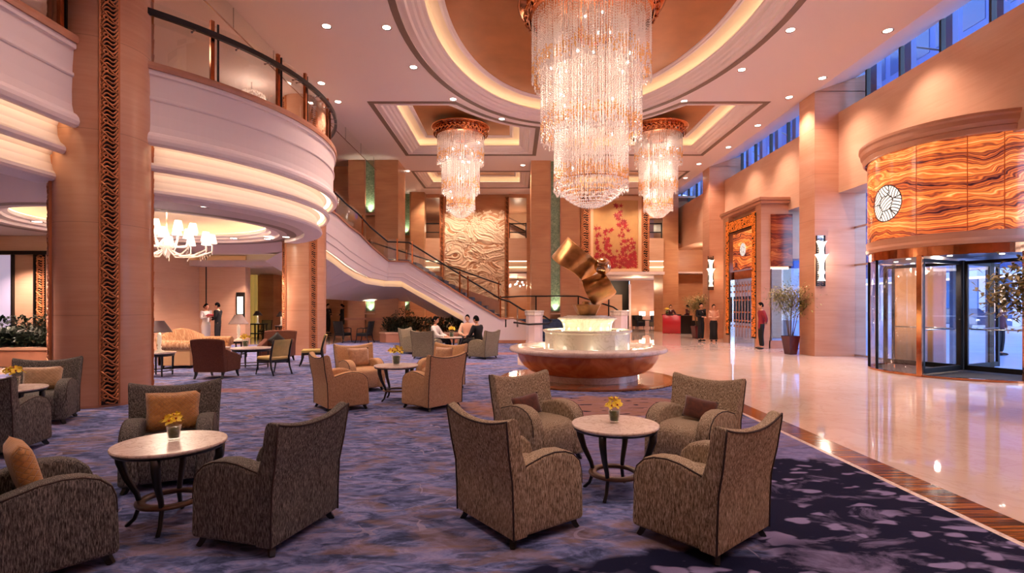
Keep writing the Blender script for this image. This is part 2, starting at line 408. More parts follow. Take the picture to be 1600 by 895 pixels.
M['pink_marble'] = marble('pink_white_marble', '#E5D2C4', '#F1E2D6', .15, '#C9AD9A', 2)
M['copper_stone'] = marble('copper_red_stone', '#B0582A', '#D98A52', .16, None, 2.2)
M['wood'] = None
def wood():
    m, nt, b = nmat('striped_wood_inlay'); f = noise(nt, coords(nt, (1, 26, 1), (0, 0, .0)), 1.2, 5, .4, .6)
    r = ramp(nt, [(.36, lin('#2A160C')), (.5, lin('#7A431F')), (.66, lin('#B77238'))], f)
    nt.links.new(r.outputs[0], b.inputs['Base Color']); b.inputs['Roughness'].default_value = .12; return m
M['wood'] = wood()
def onyx(name='backlit_onyx', es=1.0, rotz=0, dark=False):
    m, nt, b = nmat(name)
    v = coords(nt, (.42, .42, 1.0)); wv = N(nt, 'ShaderNodeTexNoise'); wv.inputs['Scale'].default_value = 1.15; wv.inputs['Detail'].default_value = 3.5; wv.inputs['Distortion'].default_value = .7; nt.links.new(v, wv.inputs['Vector'])
    s = N(nt, 'ShaderNodeSeparateXYZ'); nt.links.new(v, s.inputs[0])
    t = math_(nt, 'ADD', math_(nt, 'MULTIPLY', s.outputs[2], 3.6), math_(nt, 'MULTIPLY', wv.outputs['Fac'], 4.2))
    amp = noise(nt, v, .9, 2, .3)
    f1 = math_(nt, 'MULTIPLY', math_(nt, 'SINE', math_(nt, 'MULTIPLY', t, 3.1)), .16)
    f2 = math_(nt, 'MULTIPLY', math_(nt, 'SINE', math_(nt, 'MULTIPLY', t, 14.0)), .13)
    f3 = math_(nt, 'MULTIPLY', math_(nt, 'SINE', math_(nt, 'MULTIPLY', t, 37.0)), .14)
    f4 = math_(nt, 'MULTIPLY', math_(nt, 'SUBTRACT', noise(nt, coords(nt, (.9, .9, .5)), .9, 3, .5), .5), 1.1)
    f = math_(nt, 'ADD', math_(nt, 'ADD', math_(nt, 'ADD', f1, f2), math_(nt, 'ADD', f3, f4)), .47)
    r = ramp(nt, [(.05, lin('#3A1A20')), (.25, lin('#87402A')), (.45, lin('#C8602E')), (.66, lin('#E88A40')), (.92, lin('#FFC67C'))], f)
    if dark: r = ramp(nt, [(.12, lin('#4A160A')), (.4, lin('#7A2A12')), (.7, lin('#A04A22')), (.95, lin('#C06A34'))], f)
    nt.links.new(r.outputs[0], b.inputs['Base Color']); nt.links.new(r.outputs[0], b.inputs['Emission Color']); b.inputs['Emission Strength'].default_value = es
    b.inputs['Roughness'].default_value = .15; return m
M['onyx'] = onyx(es=.72); M['onyx_d'] = onyx('dim_glow_onyx', .12, dark=True)  # the dark onyx gets a faint glow of its own
M['emblem'] = plain('lit_emblem', (1, .95, .9), .5, emis=(1, .93, .85), es=.75)
M['emblem_line'] = plain('emblem_line', '#2A1A12', .5)
def greenglass():
    m, nt, b = nmat('green_textured_glass'); f = noise(nt, coords(nt), 14, 5, 1)
    r = ramp(nt, [(.3, lin('#5E7F62')), (.6, lin('#8FA98A')), (.8, lin('#BFD0AE'))], f); nt.links.new(r.outputs[0], b.inputs['Base Color'])
    b.inputs['Roughness'].default_value = .2; bump(nt, b, f, .8, .02); return m
M['green'] = greenglass()
def crystal(name, col, tr=.5):
    m, nt, b = nmat(name); nt.nodes.remove(b); out = nt.nodes['Material Output']
    a = N(nt, 'ShaderNodeBsdfTranslucent'); a.inputs[0].default_value = (*col, 1)
    d = N(nt, 'ShaderNodeBsdfDiffuse'); d.inputs[0].default_value = (*col, 1)
    g = N(nt, 'ShaderNodeBsdfGlossy'); g.inputs[0].default_value = (1, .96, .92, 1); g.inputs['Roughness'].default_value = .12
    t = N(nt, 'ShaderNodeBsdfTransparent')
    m1 = N(nt, 'ShaderNodeMixShader'); m1.inputs[0].default_value = .5; nt.links.new(a.outputs[0], m1.inputs[1]); nt.links.new(d.outputs[0], m1.inputs[2])
    m2 = N(nt, 'ShaderNodeMixShader'); m2.inputs[0].default_value = .22; nt.links.new(m1.outputs[0], m2.inputs[1]); nt.links.new(g.outputs[0], m2.inputs[2])
    m3 = N(nt, 'ShaderNodeMixShader'); m3.inputs[0].default_value = tr; nt.links.new(m2.outputs[0], m3.inputs[1]); nt.links.new(t.outputs[0], m3.inputs[2])
    nt.links.new(m3.outputs[0], out.inputs[0]); return m
M['crystal'] = crystal('clear_crystal', (1, .93, .9), .30)
M['amber'] = crystal('amber_crystal', (1, .58, .22), .2)
M['bulb'] = plain('lit_bulb', (1, 1, 1), .4, emis=(1, .86, .72), es=14)
M['shade'] = plain('lit_lamp_shade', (1, .9, .8), .7, emis=(1, .80, .62), es=1.6)
M['shade_g'] = plain('grey_lamp_shade', '#7C6A64', .8)
M['carve'] = plain('carved_bronze_wood', '#C27A4C', .35, metal=.35)
M['carve_bg'] = plain('carved_recess', '#241009', .7)
M['leafg'] = plain('dark_green_leaves', '#26331F', .5, var=.4, vscale=20)
M['leafy'] = plain('yellow_green_leaves', '#8C8A4A', .5, var=.4, vscale=20)
M['leaf_lit'] = plain('warm_lit_green_leaves', '#968C52', .5, var=.4, vscale=20)  # leaf colour lightened to yellowish cream, as if warmly lit
M['stem'] = plain('plant_stem', '#6A5238', .8)
M['petal'] = plain('yellow_orchid_petal', '#FFD93A', .5, var=.12, vscale=40)
M['petal_c'] = plain('orchid_heart', '#B8541C', .5)
M['gold'] = plain('gold_leaf', '#C79A62', .4, metal=.45, var=.12, vscale=1.2)
M['red_leaf'] = plain('red_lacquer_leaf', '#9E1A20', .45, var=.3, vscale=3)
M['skin'] = plain('skin', '#D9A382', .55, spec=.3)
M['hair'] = plain('black_hair', '#0A0706', .85, spec=.1)
M['suit'] = plain('black_suit_cloth', '#0D0B0D', .8)
M['white_cloth'] = plain('white_cloth', '#EDE6E0', .8)
M['pink_cloth'] = plain('peach_silk', '#E8B595', .55)
M['red_cloth'] = plain('crimson_cloth', '#8E1B28', .7)
M['wine_cloth'] = plain('wine_cloth', '#4A1424', .75)
M['shoe'] = plain('black_leather', '#0A0808', .3)
# ------------------------------------------------------------------ large structure
def flat_fill(name, outer, holes, z, mat, flip=False, thick=0):
    bm = bmesh.new(); es = []
    for lp in [outer]+holes:
        vs = [bm.verts.new((x, y, z)) for x, y in lp]
        es += [bm.edges.new((vs[i], vs[(i+1) % len(vs)])) for i in range(len(vs))]
    bmesh.ops.triangle_fill(bm, use_beauty=True, use_dissolve=False, edges=es)
    for f in bm.faces:
        if (f.normal.z > 0) == flip: f.normal_flip()
    me = bpy.data.meshes.new(name); bm.to_mesh(me); bm.free(); me.materials.append(mat)
    o = bpy.data.objects.new(name, me); COL.objects.link(o); return o
def circle(c, r, n=64, ry=None, a0=0, a1=2*pi):
    ry = ry or r; m = n if abs(a1-a0-2*pi) < 1e-6 else n+1
    return [(c[0]+r*cos(a0+(a1-a0)*k/n), c[1]+ry*sin(a0+(a1-a0)*k/n)) for k in range(m)]

# floor, carpet, inlaid borders
struct(MB().box(-24, 10.86, -4, 46, -.3, 0).build('floor', M['floor']))
FC = (1.62, 11.63)      # fountain centre
arc = [(FC[0]+1.93*cos(a), FC[1]+1.93*sin(a)) for a in [math.radians(-22-(k*6)) for k in range(0, 38)]]
carp = [(3.36, -3.5), (3.36, 10.9)]+arc+[(0.1, 14.2), (0.15, 22.4), (-4, 22.4), (-4, 24.0), (-7.6, 24.2), (-7.6, 21.6), (-11.9, 21.6), (-11.9, -3.5)]
c_ = MB().prism(carp, .0, .012).build('floor_carpet', M['carpet']); struct(c_, 'violet blue painterly patterned carpet')
struct(MB().box(3.36, 3.42, -3.5, 10.9, 0, .010).build('trim_cream_line', M['top']), 'thin cream line edging the carpet')
struct(MB().box(3.42, 3.74, -3.5, 10.9, 0, .008).build('trim_wood_stripe', M['wood']), 'dark striped wood inlay along the marble floor')

# main ceiling with an oval dome and four square coffers
EC, EA, EB = (1.85, 12.54), 4.7, 7.24
def ell(o=0, n=96): return [(EC[0]+(EA-o)*cos(2*pi*k/n), EC[1]+(EB-o)*sin(2*pi*k/n)) for k in range(n)]
def coff(x0, x1, y0, y1, o=0, n=24, clip=True):
    g = .30
    def far(x):
        a, b = EA+g+o, EB+g+o; t = (x-EC[0])/a
        return EC[1]+b*sqrt(max(0, 1-t*t)) if abs(t) < 1 else -99
    a, b, c, d = x0+o, x1-o, y0+o, y1-o
    if clip: st = [(a+(b-a)*k/n) for k in range(n+1)]; near = [(x, max(c, far(x))) for x in st]
    else: near = [(a, c), (b, c)]
    return near+[(b, d), (a, d)]
CO = [((-4.9, 1.0, 17.5, 23.8), True), ((2.7, 8.57, 17.5, 23.8), True), ((-5.2, .95, 26.5, 30.4), False), ((2.75, 8.9, 26.5, 30.4), False)]
outer = [(-16, -4), (9.57, -4), (9.57, 32.3), (-16, 32.3)]
struct(flat_fill('ceiling', outer, [ell()]+[coff(*a, clip=c) for a, c in CO], CEIL, M['plaster']))
struct(MB().loops([[(9.57, -4, CEIL), (9.57, 34, CEIL)], [(10.9, -4, CEIL+.46), (10.9, 34, CEIL+.46)]], closed=False).build('ceiling_slope', M['plaster']))
struct(MB().box(-16, 11, -4, 35, 9.6, 9.8).build('ceiling_roof_slab', M['plaster']))
def z3(lp, z): return [(x, y, z) for x, y in lp]
def coffer_set(nm, f, lab, wide=1.0):
    s = wide
    b = MB(); b.smooth = False
    pr = [(0, CEIL), (0, CEIL-.012), (.17, CEIL-.012), (.17, CEIL+.002)]
    b.loops([z3(f(o*s), z) for o, z in pr])
    struct(b.build('ceiling_slot_'+nm, M['slot']))
    pr = [(.17, CEIL), (.17, CEIL+.03), (.30, CEIL+.03), (.30, CEIL-.0), (.36, CEIL+.0), (.40, CEIL+.06), (.50, CEIL+.07), (.55, CEIL+.12), (.62, CEIL+.12), (.68, CEIL+.2), (.76, CEIL+.2), (.78, CEIL+.23), (.62, CEIL+.245), (.56, CEIL+.26)]
    b = MB().loops([z3(f(o*s), z) for o, z in pr]); struct(b.build('ceiling_moulding_'+nm, M['plaster'], smooth=False))
    b = MB().loops([z3(f(o*s), z) for o, z in [(.56, CEIL+.26), (.54, CEIL+.36), (.62, CEIL+.43), (.80, CEIL+.48), (1.02, CEIL+.505)]]); struct(b.build('ceiling_cove_'+nm, M['cove'], smooth=False))
    b = MB().loops([z3(f(o*s), z) for o, z in [(1.02, CEIL+.505), (1.04, CEIL+.47), (1.09, CEIL+.47), (1.11, CEIL+.50), (1.16, CEIL+.51), (1.18, CEIL+.54)]]); struct(b.build('ceiling_inner_moulding_'+nm, M['plaster']))
    lp = f(1.18*s); struct(flat_fill('ceiling_panel_'+nm, lp, [], CEIL+.54, M['copper_ceiling']))
    # hidden cove lamps on the ledge
    b = MB().loops([z3(f(o*s), z) for o, z in [(.60, CEIL+.262), (.70, CEIL+.25)]])
    o = b.build('ceiling_cove_light_'+nm, M['led']); struct(o)
coffer_set('dome', lambda o: ell(o), '')
for i, (a, c) in enumerate(CO):
    coffer_set(('left', 'right', 'far_left', 'far_right')[i], (lambda a, c: lambda o: coff(*a, o=o, clip=c))(a, c), '', 1.0 if i < 2 else .8)

# ---- right wall: piers, high wall, clerestory, glazing
XW, XG, XP = 10.33, 10.85, 9.57
def pier(y0, y1, lab, z1=CEIL):
    b = MB().box(XP, 11.2, y0, y1, 0, z1+.02)
    b.add([(XP, y0, z1), (11.2, y0, z1), (11.2, y0, z1+.55), (XP, y1, z1), (11.2, y1, z1), (11.2, y1, z1+.55)], [(0, 1, 2), (3, 5, 4), (0, 2, 5, 3)])
    o = b.build('wall_pier', M['stone'], bevel=0); tag(o, lab, 'pier'); return o
pier(16.7, 17.6, 'nearest full height stone pier on the right beside the revolving door', CEIL)
pier(25.7, 26.6, 'further stone pier on the right behind the small lit portal', CEIL)
p_ = pier(6.9, 7.7, 'stone pier between the revolving door and the right hand wall', CEIL); del p_['category']; struct(p_)
struct(MB().box(XW, 11.2, -4, 16.7, 5.2, 7.75).box(XW, 11.2, 17.6, 25.7, 5.2, 7.75).box(XW, 11.2, 26.6, 34.2, 5.2, 7.75).box(XW, 11.2, -4, 6.9, 0, 5.2).box(XW, 11.2, 23.2, 25.7, 0, 5.2).box(XW, 11.2, 20.0, 23.2, 3.4, 5.2).build('wall_right', M['stone_wall']))
g = MB(); fr = MB(); pl = MB()
for (y0, y1) in ((-4, 16.7), (17.6, 25.7), (26.6, 34)):
    g.box(XG, XG+.01, y0, y1, 7.75, 8.95)
    y = y0+.35 if y0 > 0 else -3.5+.0
    while y < y1:
        fr.box(XG-.05, XG+.07, y-.035, y+.035, 7.75, 8.95); pl.box(XG+.35, XG+.5, y+.1, y+.38, 7.6, 9.3); y += 1.4
    fr.box(XG-.03, XG+.05, y0, y1, 7.75, 7.80)
    # slanting canopy bars seen beyond the high windows
    for k in range(int((y1-y0)/2.8)+1): fr.tube([(XG+.7, y0+k*2.8, 7.7), (XG+.9, y0+k*2.8+2.6, 9.2)], .03, 4); 
pl = pl.build('outer_fin', plain('blue_grey_fin', '#4A629C', .5))
wf = fr.build('window_1_frame', M['black']); wg = g.build('window_1', M['glass_blue']); wf.parent = wg; pl.parent = wg; struct(wg, 'strip of high dusk blue windows under the ceiling')
# glazing of the entrance bay
g = MB().box(XG, XG+.02, 7.7, 10.9, 0, 5.2).box(XG, XG+.02, 14.5, 16.7, 0, 5.2).box(XG, XG+.02, 17.6, 23.2, 0, 5.2); wg = struct(g.build('window_2', M['glass_blue']), 'tall glazing beside the revolving door')
fr = MB()
for y in (9.2, 10.8, 14.6, 15.7): fr.box(XG-.03, XG+.06, y-.03, y+.03, 0, 5.2)
for z in (.04, 2.9, 4.1): fr.box(XG-.02, XG+.05, 7.7, 10.85, z-.03, z+.03).box(XG-.02, XG+.05, 14.6, 16.7, z-.03, z+.03)
fr.build('window_frame', M['steel'], parent=wg)

# ---- back wall at 32 m, recess behind the reception desk
YB = 32.0
def bx(p): return (p-CX)/FPX*YB
b = MB()
b.box(-16, bx(663), YB, YB+.5, 0, CEIL)                                   # left of the upper opening
b.box(bx(663), bx(687.5), YB, YB+.5, 0, 5.7).box(bx(663), bx(687.5), YB, YB+.5, 8.2, CEIL)
b.box(bx(687.5), bx(795), YB+.12, YB+.5, 0, CEIL)
b.box(bx(795), bx(823), YB, YB+.5, 3.7, 5.7).box(bx(795), bx(823), YB, YB+.5, 8.2, CEIL)
b.box(bx(823), bx(905), YB, YB+.5, 0, CEIL)
b.box(bx(905), bx(1014), YB+.12, YB+.5, 3.67, CEIL)
b.box(bx(1014), bx(1036), YB, YB+.5, 3.67, 5.7).box(bx(1014), bx(1036), YB, YB+.5, 6.95, CEIL)
b.box(bx(1036), 14.0, YB+1.6, YB+2.1, 0, CEIL).box(bx(1036), bx(1060), YB, YB+1.6, 0, CEIL)
struct(b.build('wall_back', M['stone_far']))
struct(MB().box(10.6, 14, 26.5, 26.6, 0, 5.2).box(13.6, 14, 26.5, 34, 0, 5.2).box(11.2, 14, 26.5, 34, 5.2, 5.3).build('wall_recess', M['stone_far']))
# rooms behind the back wall: upper gallery and lower lounge
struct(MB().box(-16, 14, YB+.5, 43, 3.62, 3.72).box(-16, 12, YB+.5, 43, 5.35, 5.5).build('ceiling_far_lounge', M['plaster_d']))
struct(MB().box(-16, bx(950)*41/32, 41, 41.3, 0, 8.3).box(9.1, 14, 41, 41.3, 0, 3.6).box(bx(950)*41/32, 14, 41, 41.3, 3.6, 8.3).box(-16, 14, 32.5, 41.3, 8.3, 8.42).build('wall_far', M['stone']))
struct(MB().box(7.2, 9.1, 41.4, 41.6, 0, 3.6).build('wall_far_doorway', M['black']))
MB().box(8.95, 9.1, 40.8, 41, 0, 3.3).build('trim_door_jamb', M['plaster']).__setitem__('kind', 'structure')
MB().box(7.5, 8.5, 41.2, 41.35, 0, 2.5).build('trim_door_panel', M['stone_wall']).__setitem__('kind', 'structure')
for x in (-5.0, .25, 8.7):
    lamp('upper_gallery_lamp', 'POINT', (x, 36.5, 7.0), 55, (1, .78, .55), size=.2)
for x in (0, 8.6): lamp('far_lounge_lamp', 'POINT', (x, 37, 3.0), 120, (1, .66, .40), size=.2)
# railings of the upper openings
for nm, p0, p1, lb in (('a', 663, 687.5, 'black railing with glass in the upper opening left of the relief'), ('b', 795, 823, 'black railing with glass in the upper opening right of the relief'), ('c', 1014, 1036, 'black railing in the small opening right of the leaf picture')):
    x0, x1 = bx(p0)+.04, bx(p1)-.04; t = thing('railing', lb, 'railing', ((x0+x1)/2, YB+.2, 5.7)); h_ = (x1-x0)/2
    MB().tube([(-h_, 0, .95), (h_, 0, .95)], .04, 6).build('top_rail', M['black'], t); MB().tube([(-h_, 0, .42), (h_, 0, .42)], .03, 6).build('middle_rail', M['black'], t)
    MB().box(-h_, h_, .03, .04, 0, .9).build('glass_panel', M['glass_b'], t)
    for s in (-1, 1): MB().box(s*h_-.03, s*h_+.03, -.03, .03, 0, 1.0).build('post', M['black'], t)
# bright escalator side seen through the middle opening, small far chandelier below it
t = thing('far_escalator', 'slanting glass sided escalator seen through the upper opening right of the relief', 'staircase', (.3, 35.5, 6.6))
for k in range(3): MB().tube([(-1.4, 0, 1.35-.35*k), (1.4, 0, -.05-.35*k)], .04, 6).build('slanting_rail', M['black' if k == 1 else 'steel'], t)
MB().add([(-1.4, .05, .6), (1.4, .05, -.8), (1.4, .05, -.45), (-1.4, .05, .95)], [(0, 1, 2, 3)]).build('side_panel', M['plaster'], t, solid=.04)
struct(MB().box(-4.8, 1.6, 38, 38.2, 5.5, 8.3).build('wall_upper_room', M['stone_wall']))
t = thing('far_chandelier', 'small row of lit crystal lamps seen low right of the relief', 'chandelier', (.25, 34.4, 3.05))
rq = random.Random(8)
for k in range(14): MB().ball((rq.uniform(-.9, .9), rq.uniform(-.4, .4), rq.uniform(-.18, .22)), .05, 6).build('lit_bulb', M['bulb'], t)
MB().tube([(-.9, 0, .2), (.9, 0, .2)], .02, 6).tube([(0, 0, .2), (0, 0, .57)], .02, 6).build('arm', M['steel'], t)
# slab fronts with a lit cove between the two floors
for nm, p0, p1 in (('left', 628, 687.5), ('middle', 795, 823), ('right', 1014, 1036)):
    x0, x1 = bx(p0), bx(p1)
    struct(MB().box(x0, x1, YB-.14, YB, 4.35, 5.72).build('trim_gallery_front_'+nm, M['stone_wall']))
    struct(MB().box(x0, x1, YB-.06, YB, 3.7, 4.35).box(x0, x1, YB-.2, YB, 3.98, 4.03).build('trim_gallery_cove_'+nm, M['cove']))
    struct(MB().box(x0, x1, YB-.11, YB-.07, 4.31, 4.345).box(x0, x1, YB-.15, YB-.1, 3.94, 3.975).build('trim_cove_light_'+nm, M['led']))
struct(MB().box(bx(905), bx(1036), YB-.35, YB+.5, 3.5, 3.67).build('trim_lintel', M['plaster']))

# ---- gallery slab, lower ceiling
GC, GR = (-9.86, 12.7), 5.20
def gal_path():
    pts = []
    for k in range(0, 61):
        a = math.radians(-47.5+(51+47.5)*k/60); pts.append((GC[0]+GR*cos(a), GC[1]+GR*sin(a)))
    return pts
ARC = gal_path()
LEFT = [(-6.80, -3.5), (-6.80, 2), (-6.80, 8.3)]
TAIL = [(-6.85, 17.4), (-7.4, 18.3), (-7.4, 19.0)]
def sweep(path, prof, mb=None, closed_prof=False):
    """path: plan points; profile: (offset to the right-hand/outer side, z)"""
    mb = mb or MB(); nrm = []
    for i in range(len(path)):
        a = Vector(path[max(i-1, 0)]); c = Vector(path[min(i+1, len(path)-1)]); t = (c-a).normalized(); nrm.append(Vector((t.y, -t.x)))
    L = [[(p[0]+n.x*o, p[1]+n.y*o, z) for o, z in prof] for p, n in zip(path, nrm)]
    mb.loops(L, closed=closed_prof)
    if closed_prof:
        n = len(prof); b = len(mb.v)-n*len(L)
        mb.f += [tuple(b+k for k in range(n)), tuple(b+(len(L)-1)*n+k for k in range(n))[::-1]]; mb.m += [0, 0]; mb.sm += [False, False]
    return mb
PF = [(-.2, 5.64), (.05, 5.64), (.055, 5.60), (.05, 5.56), (.02, 5.545), (.015, 5.53), (0, 5.30), (-.002, 5.20), (.02, 5.19), (.022, 5.15), (.012, 5.13), (-.004, 5.12), (-.012, 4.9), (-.008, 4.7), (.015, 4.58), (.06, 4.55), (.09, 4.50), (.10, 4.44), (.085, 4.38), (.05, 4.35), (.0, 4.345), (-.03, 4.36), (-.04, 4.45), (-.22, 4.47)]
PF2 = [(-.22, 4.47), (-.27, 4.38), (-.26, 4.24), (-.20, 4.13), (-.13, 4.08), (-.10, 4.04), (-.10, 3.99), (-.13, 3.95), (-.17, 3.94), (-.20, 3.96), (-.21, 4.03), (-.37, 4.04)]
PF3 = [(-.37, 4.04), (-.43, 3.95), (-.42, 3.82), (-.36, 3.70), (-.30, 3.65), (-.29, 3.60), (-.31, 3.56), (-.36, 3.55), (-.75, 3.55), (-.75, 3.66)]
def balcony(path, lab, rail_posts):
    t = thing('gallery_balcony', lab, 'balcony', (0, 0, 0))
    sweep(path, PF).build('fascia', M['plaster'], t, smooth=False)
    sweep(path, PF2).build('upper_light_cove', M['plaster'], t, smooth=False)
    sweep(path, PF3).build('lower_light_cove', M['plaster'], t, smooth=False)
    sweep(path, [(-.09, 4.44), (-.17, 4.45)]).build('cove_lamp', M['led2'], t)
    sweep(path, [(-.25, 4.015), (-.33, 4.02)]).build('cove_lamp', M['led2'], t)
    sweep(path, [(-.25, 5.64), (.08, 5.64), (.09, 5.70), (.08, 5.76), (-.25, 5.76)], closed_prof=True).build('cap', M['cap'], t)
    sweep(path, [(-.10, 5.76), (-.088, 5.76), (-.088, 6.86), (-.10, 6.86)], closed_prof=True).build('glass_panel', M['glass_b'], t)
    sweep(path, [(.02, 6.56), (.09, 6.56), (.09, 6.66), (.02, 6.66)], closed_prof=True).build('handrail', M['black'], t)
    for i, (x, y, nx, ny) in enumerate(rail_posts):
        Mx = Matrix.Translation((x, y, 0)) @ Matrix.Rotation(math.atan2(ny, nx), 4, 'Z')
        MB().box(-.10, -.04, -.035, .035, 5.74, 6.92, Mx).build('post', M['copper'], t, bevel=.004)
        MB().box(-.10, -.07, .10, .13, 5.74, 6.90, Mx).build('clamp_bar', M['rubber'], t)
        for s in (-.35, .45):
            MB().tube([Mx @ Vector((-.09, s, 6.56)), Mx @ Vector((.05, s, 6.56)), Mx @ Vector((.055, s, 6.61))], .012, 6).ball(Mx @ Vector((-.08, s, 6.56)), .022, 8).build('bracket', M['steel'], t, smooth=True)
    return t
posts = []
for px in (334, 438, 481, 516, 527):
    # polar angle on the arc whose projection is this column
    best = min((abs((GC[0]+GR*cos(a))/(GC[1]+GR*sin(a))*FPX+CX-px), a) for a in [math.radians(-47+k*.25) for k in range(0, 240)])
    a = best[1]; posts.append((GC[0]+GR*cos(a), GC[1]+GR*sin(a), cos(a), sin(a)))
balcony(ARC, 'curved white gallery balcony with glass railing, bulging right of the big round column', posts)
balcony(LEFT, 'straight white gallery balcony at the upper left corner of the view', [(-6.8, 4.1, 1, 0), (-6.8, 6.2, 1, 0), (-6.8, 7.95, 1, 0)])
# gallery floor slab / lower ceiling with the round coffer
inner_arc = [(GC[0]+(GR-.74)*cos(math.radians(-52+(56+52)*k/40)), GC[1]+(GR-.74)*sin(math.radians(-52+(56+52)*k/40))) for k in range(41)]
lowc = [(-24, -4), (-7.5, -4), (-7.5, 9.2)]+inner_arc+[(-7.7, 18.2), (-7.7, 20.9), (-24, 20.9)]
C1 = (-9.6, 13.9); CR = 2.75
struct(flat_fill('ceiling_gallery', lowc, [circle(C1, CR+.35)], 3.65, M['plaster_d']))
struct(MB().lathe([(CR+.35, 3.65), (CR+.35, 3.72), (CR+.12, 3.72), (CR+.1, 3.78), (CR, 3.80), (CR-.02, 3.86), (CR+.1, 3.88)], 64, C1).build('ceiling_gallery_coffer_ring', M['plaster'], smooth=False))
struct(MB().lathe([(CR+.1, 3.88), (CR+.15, 4.08), (CR-.1, 4.2), (CR-.5, 4.24), (0.01, 4.26)], 64, C1).build('ceiling_gallery_coffer', M['cove'], smooth=True))
struct(MB().lathe([(CR+.05, 3.905), (CR+.0, 3.90)], 64, C1).build('ceiling_gallery_coffer_light', M['led2']))
struct(MB().lathe([(CR+.55, 3.645), (CR+.8, 3.645)], 64, C1).build('ceiling_gallery_slot', M['slot']))
gp = [(p[0]-.0, p[1]) for p in ARC]
slab = [(-24, -4), (-7.0, -4), (-7.0, 8.8)]+[(GC[0]+(GR-.22)*cos(math.radians(-47+(97)*k/40)), GC[1]+(GR-.22)*sin(math.radians(-47+97*k/40))) for k in range(41)]+[(-7.2, 18.2), (-7.45, 18.6), (-7.45, 24.4), (-24, 24.4)]
struct(MB().prism(slab, 5.30, 5.45).build('floor_gallery', M['stone_wall']))
# lowered ceiling beyond with linear light cove
struct(MB().box(-24, -7.75, 20.9, 32, 3.2, 3.3).box(-24, -7.75, 20.85, 20.9, 3.2, 3.42).box(-24, -7.75, 21.6, 21.65, 3.3, 3.9).box(-24, -7.75, 20.5, 21.65, 3.86, 3.9).build('ceiling_passage', M['plaster_d']))
struct(MB().box(-24, -7.75, 20.95, 21.02, 3.31, 3.34).build('ceiling_passage_cove_light', M['led2']))
# upper gallery back wall and its end
struct(MB().box(-16.2, -16, -4, 32, 3.2, 8.42).box(-16, -7.75, 25.6, 25.9, 5.3, 8.42).build('wall_gallery', M['stone_far']))
struct(MB().box(-16, -13.5, 12.0, 25.6, 5.45, 8.42).build('wall_gallery_room', M['stone_wall']))
# lower left walls
struct(MB().box(-24, -11.0, 21.5, 21.9, 0, 3.66).box(-13.1, -13.0, 21.46, 21.5, 0, 3.66).box(-12.62, -12.55, 21.46, 21.5, 0, 3.66).box(-24, -13.4, 21.3, 21.5, 0, .95).build('wall_lounge', M['stone_wall']))
struct(MB().box(-13.08, -13.02, 21.44, 21.47, 0, 3.6).box(-12.60, -12.56, 21.44, 21.47, 0, 3.6).build('trim_lounge_wall_joints', M['black']))
struct(MB().box(-15.5, -12.05, 27.6, 28, 0, 3.3).box(-12.9, -12.2, 26.6, 27.6, 0, 3.3).build('wall_passage', M['stone_far']))
cu = MB().grid(lambda u, v: (-14.0+u*1.1, 26.4+.05*sin(u*40), .02+3.15*v), 60, 1).build('curtain', plain('yellow_glow_curtain', '#D9AE3E', .8, emis=(1, .7, .2), es=.15), smooth=True)  # cloth given a faint glow of its own to look lit
tag(cu, 'golden yellow curtain hanging beyond the lounge wall', 'curtain')
struct(MB().box(-24, -12.9, 15.3, 15.7, 0, 3.66).build('wall_left_court', M['stone_wall']))
struct(MB().box(-13.95, -13.9, 15.22, 15.3, 0, 3.2).box(-14.6, -14.55, 15.22, 15.3, 0, 3.2).box(-24, -12.9, 15.2, 15.3, 3.1, 3.2).build('trim_left_court', M['black']))
struct(MB().box(-24, -14.62, 15.24, 15.28, .9, 3.08).build('window_3', plain('glowing_court_window', '#B0A8C0', .4, emis=(.75, .62, .85), es=.35)))  # pane glows by itself in place of outside light
struct(MB().box(-12.98, -12.9, 15.7, 21.5, 0, 3.66).build('wall_lounge_side', M['stone_wall']))
# corridor right of column two
struct(MB().box(-11.2, -11.0, 31, 32, 0, 5.4).box(-10.9, -10.1, 30.8, 31.0, 0, 3.2).build('wall_corridor', M['stone_far']))
struct(MB().box(-24.2, -24, -4, 46, 0, 9).box(-24, 11, -4.2, -4, 0, 9.6).box(-24, -16, 32, 32.5, 0, 9).build('wall_outer', M['stone_wall']))
# glass smoke screens
t = thing('smoke_screen', 'long clear glass smoke screen hanging from the tall ceiling over the gallery edge', 'smoke screen')
MB().box(-6.42, -6.41, -3, 31.9, 7.93, CEIL).build('glass_pane', M['glass_b'], t)
for y in (4, 6, 8, 10, 12, 14, 16, 18, 20, 22, 24, 26, 28, 30): MB().box(-6.425, -6.405, y, y+.008, 7.93, CEIL).build('joint', M['steel'], t)
MB().box(-6.43, -6.40, -3, 31.9, 7.925, 7.94).build('edge_trim', M['steel'], t)

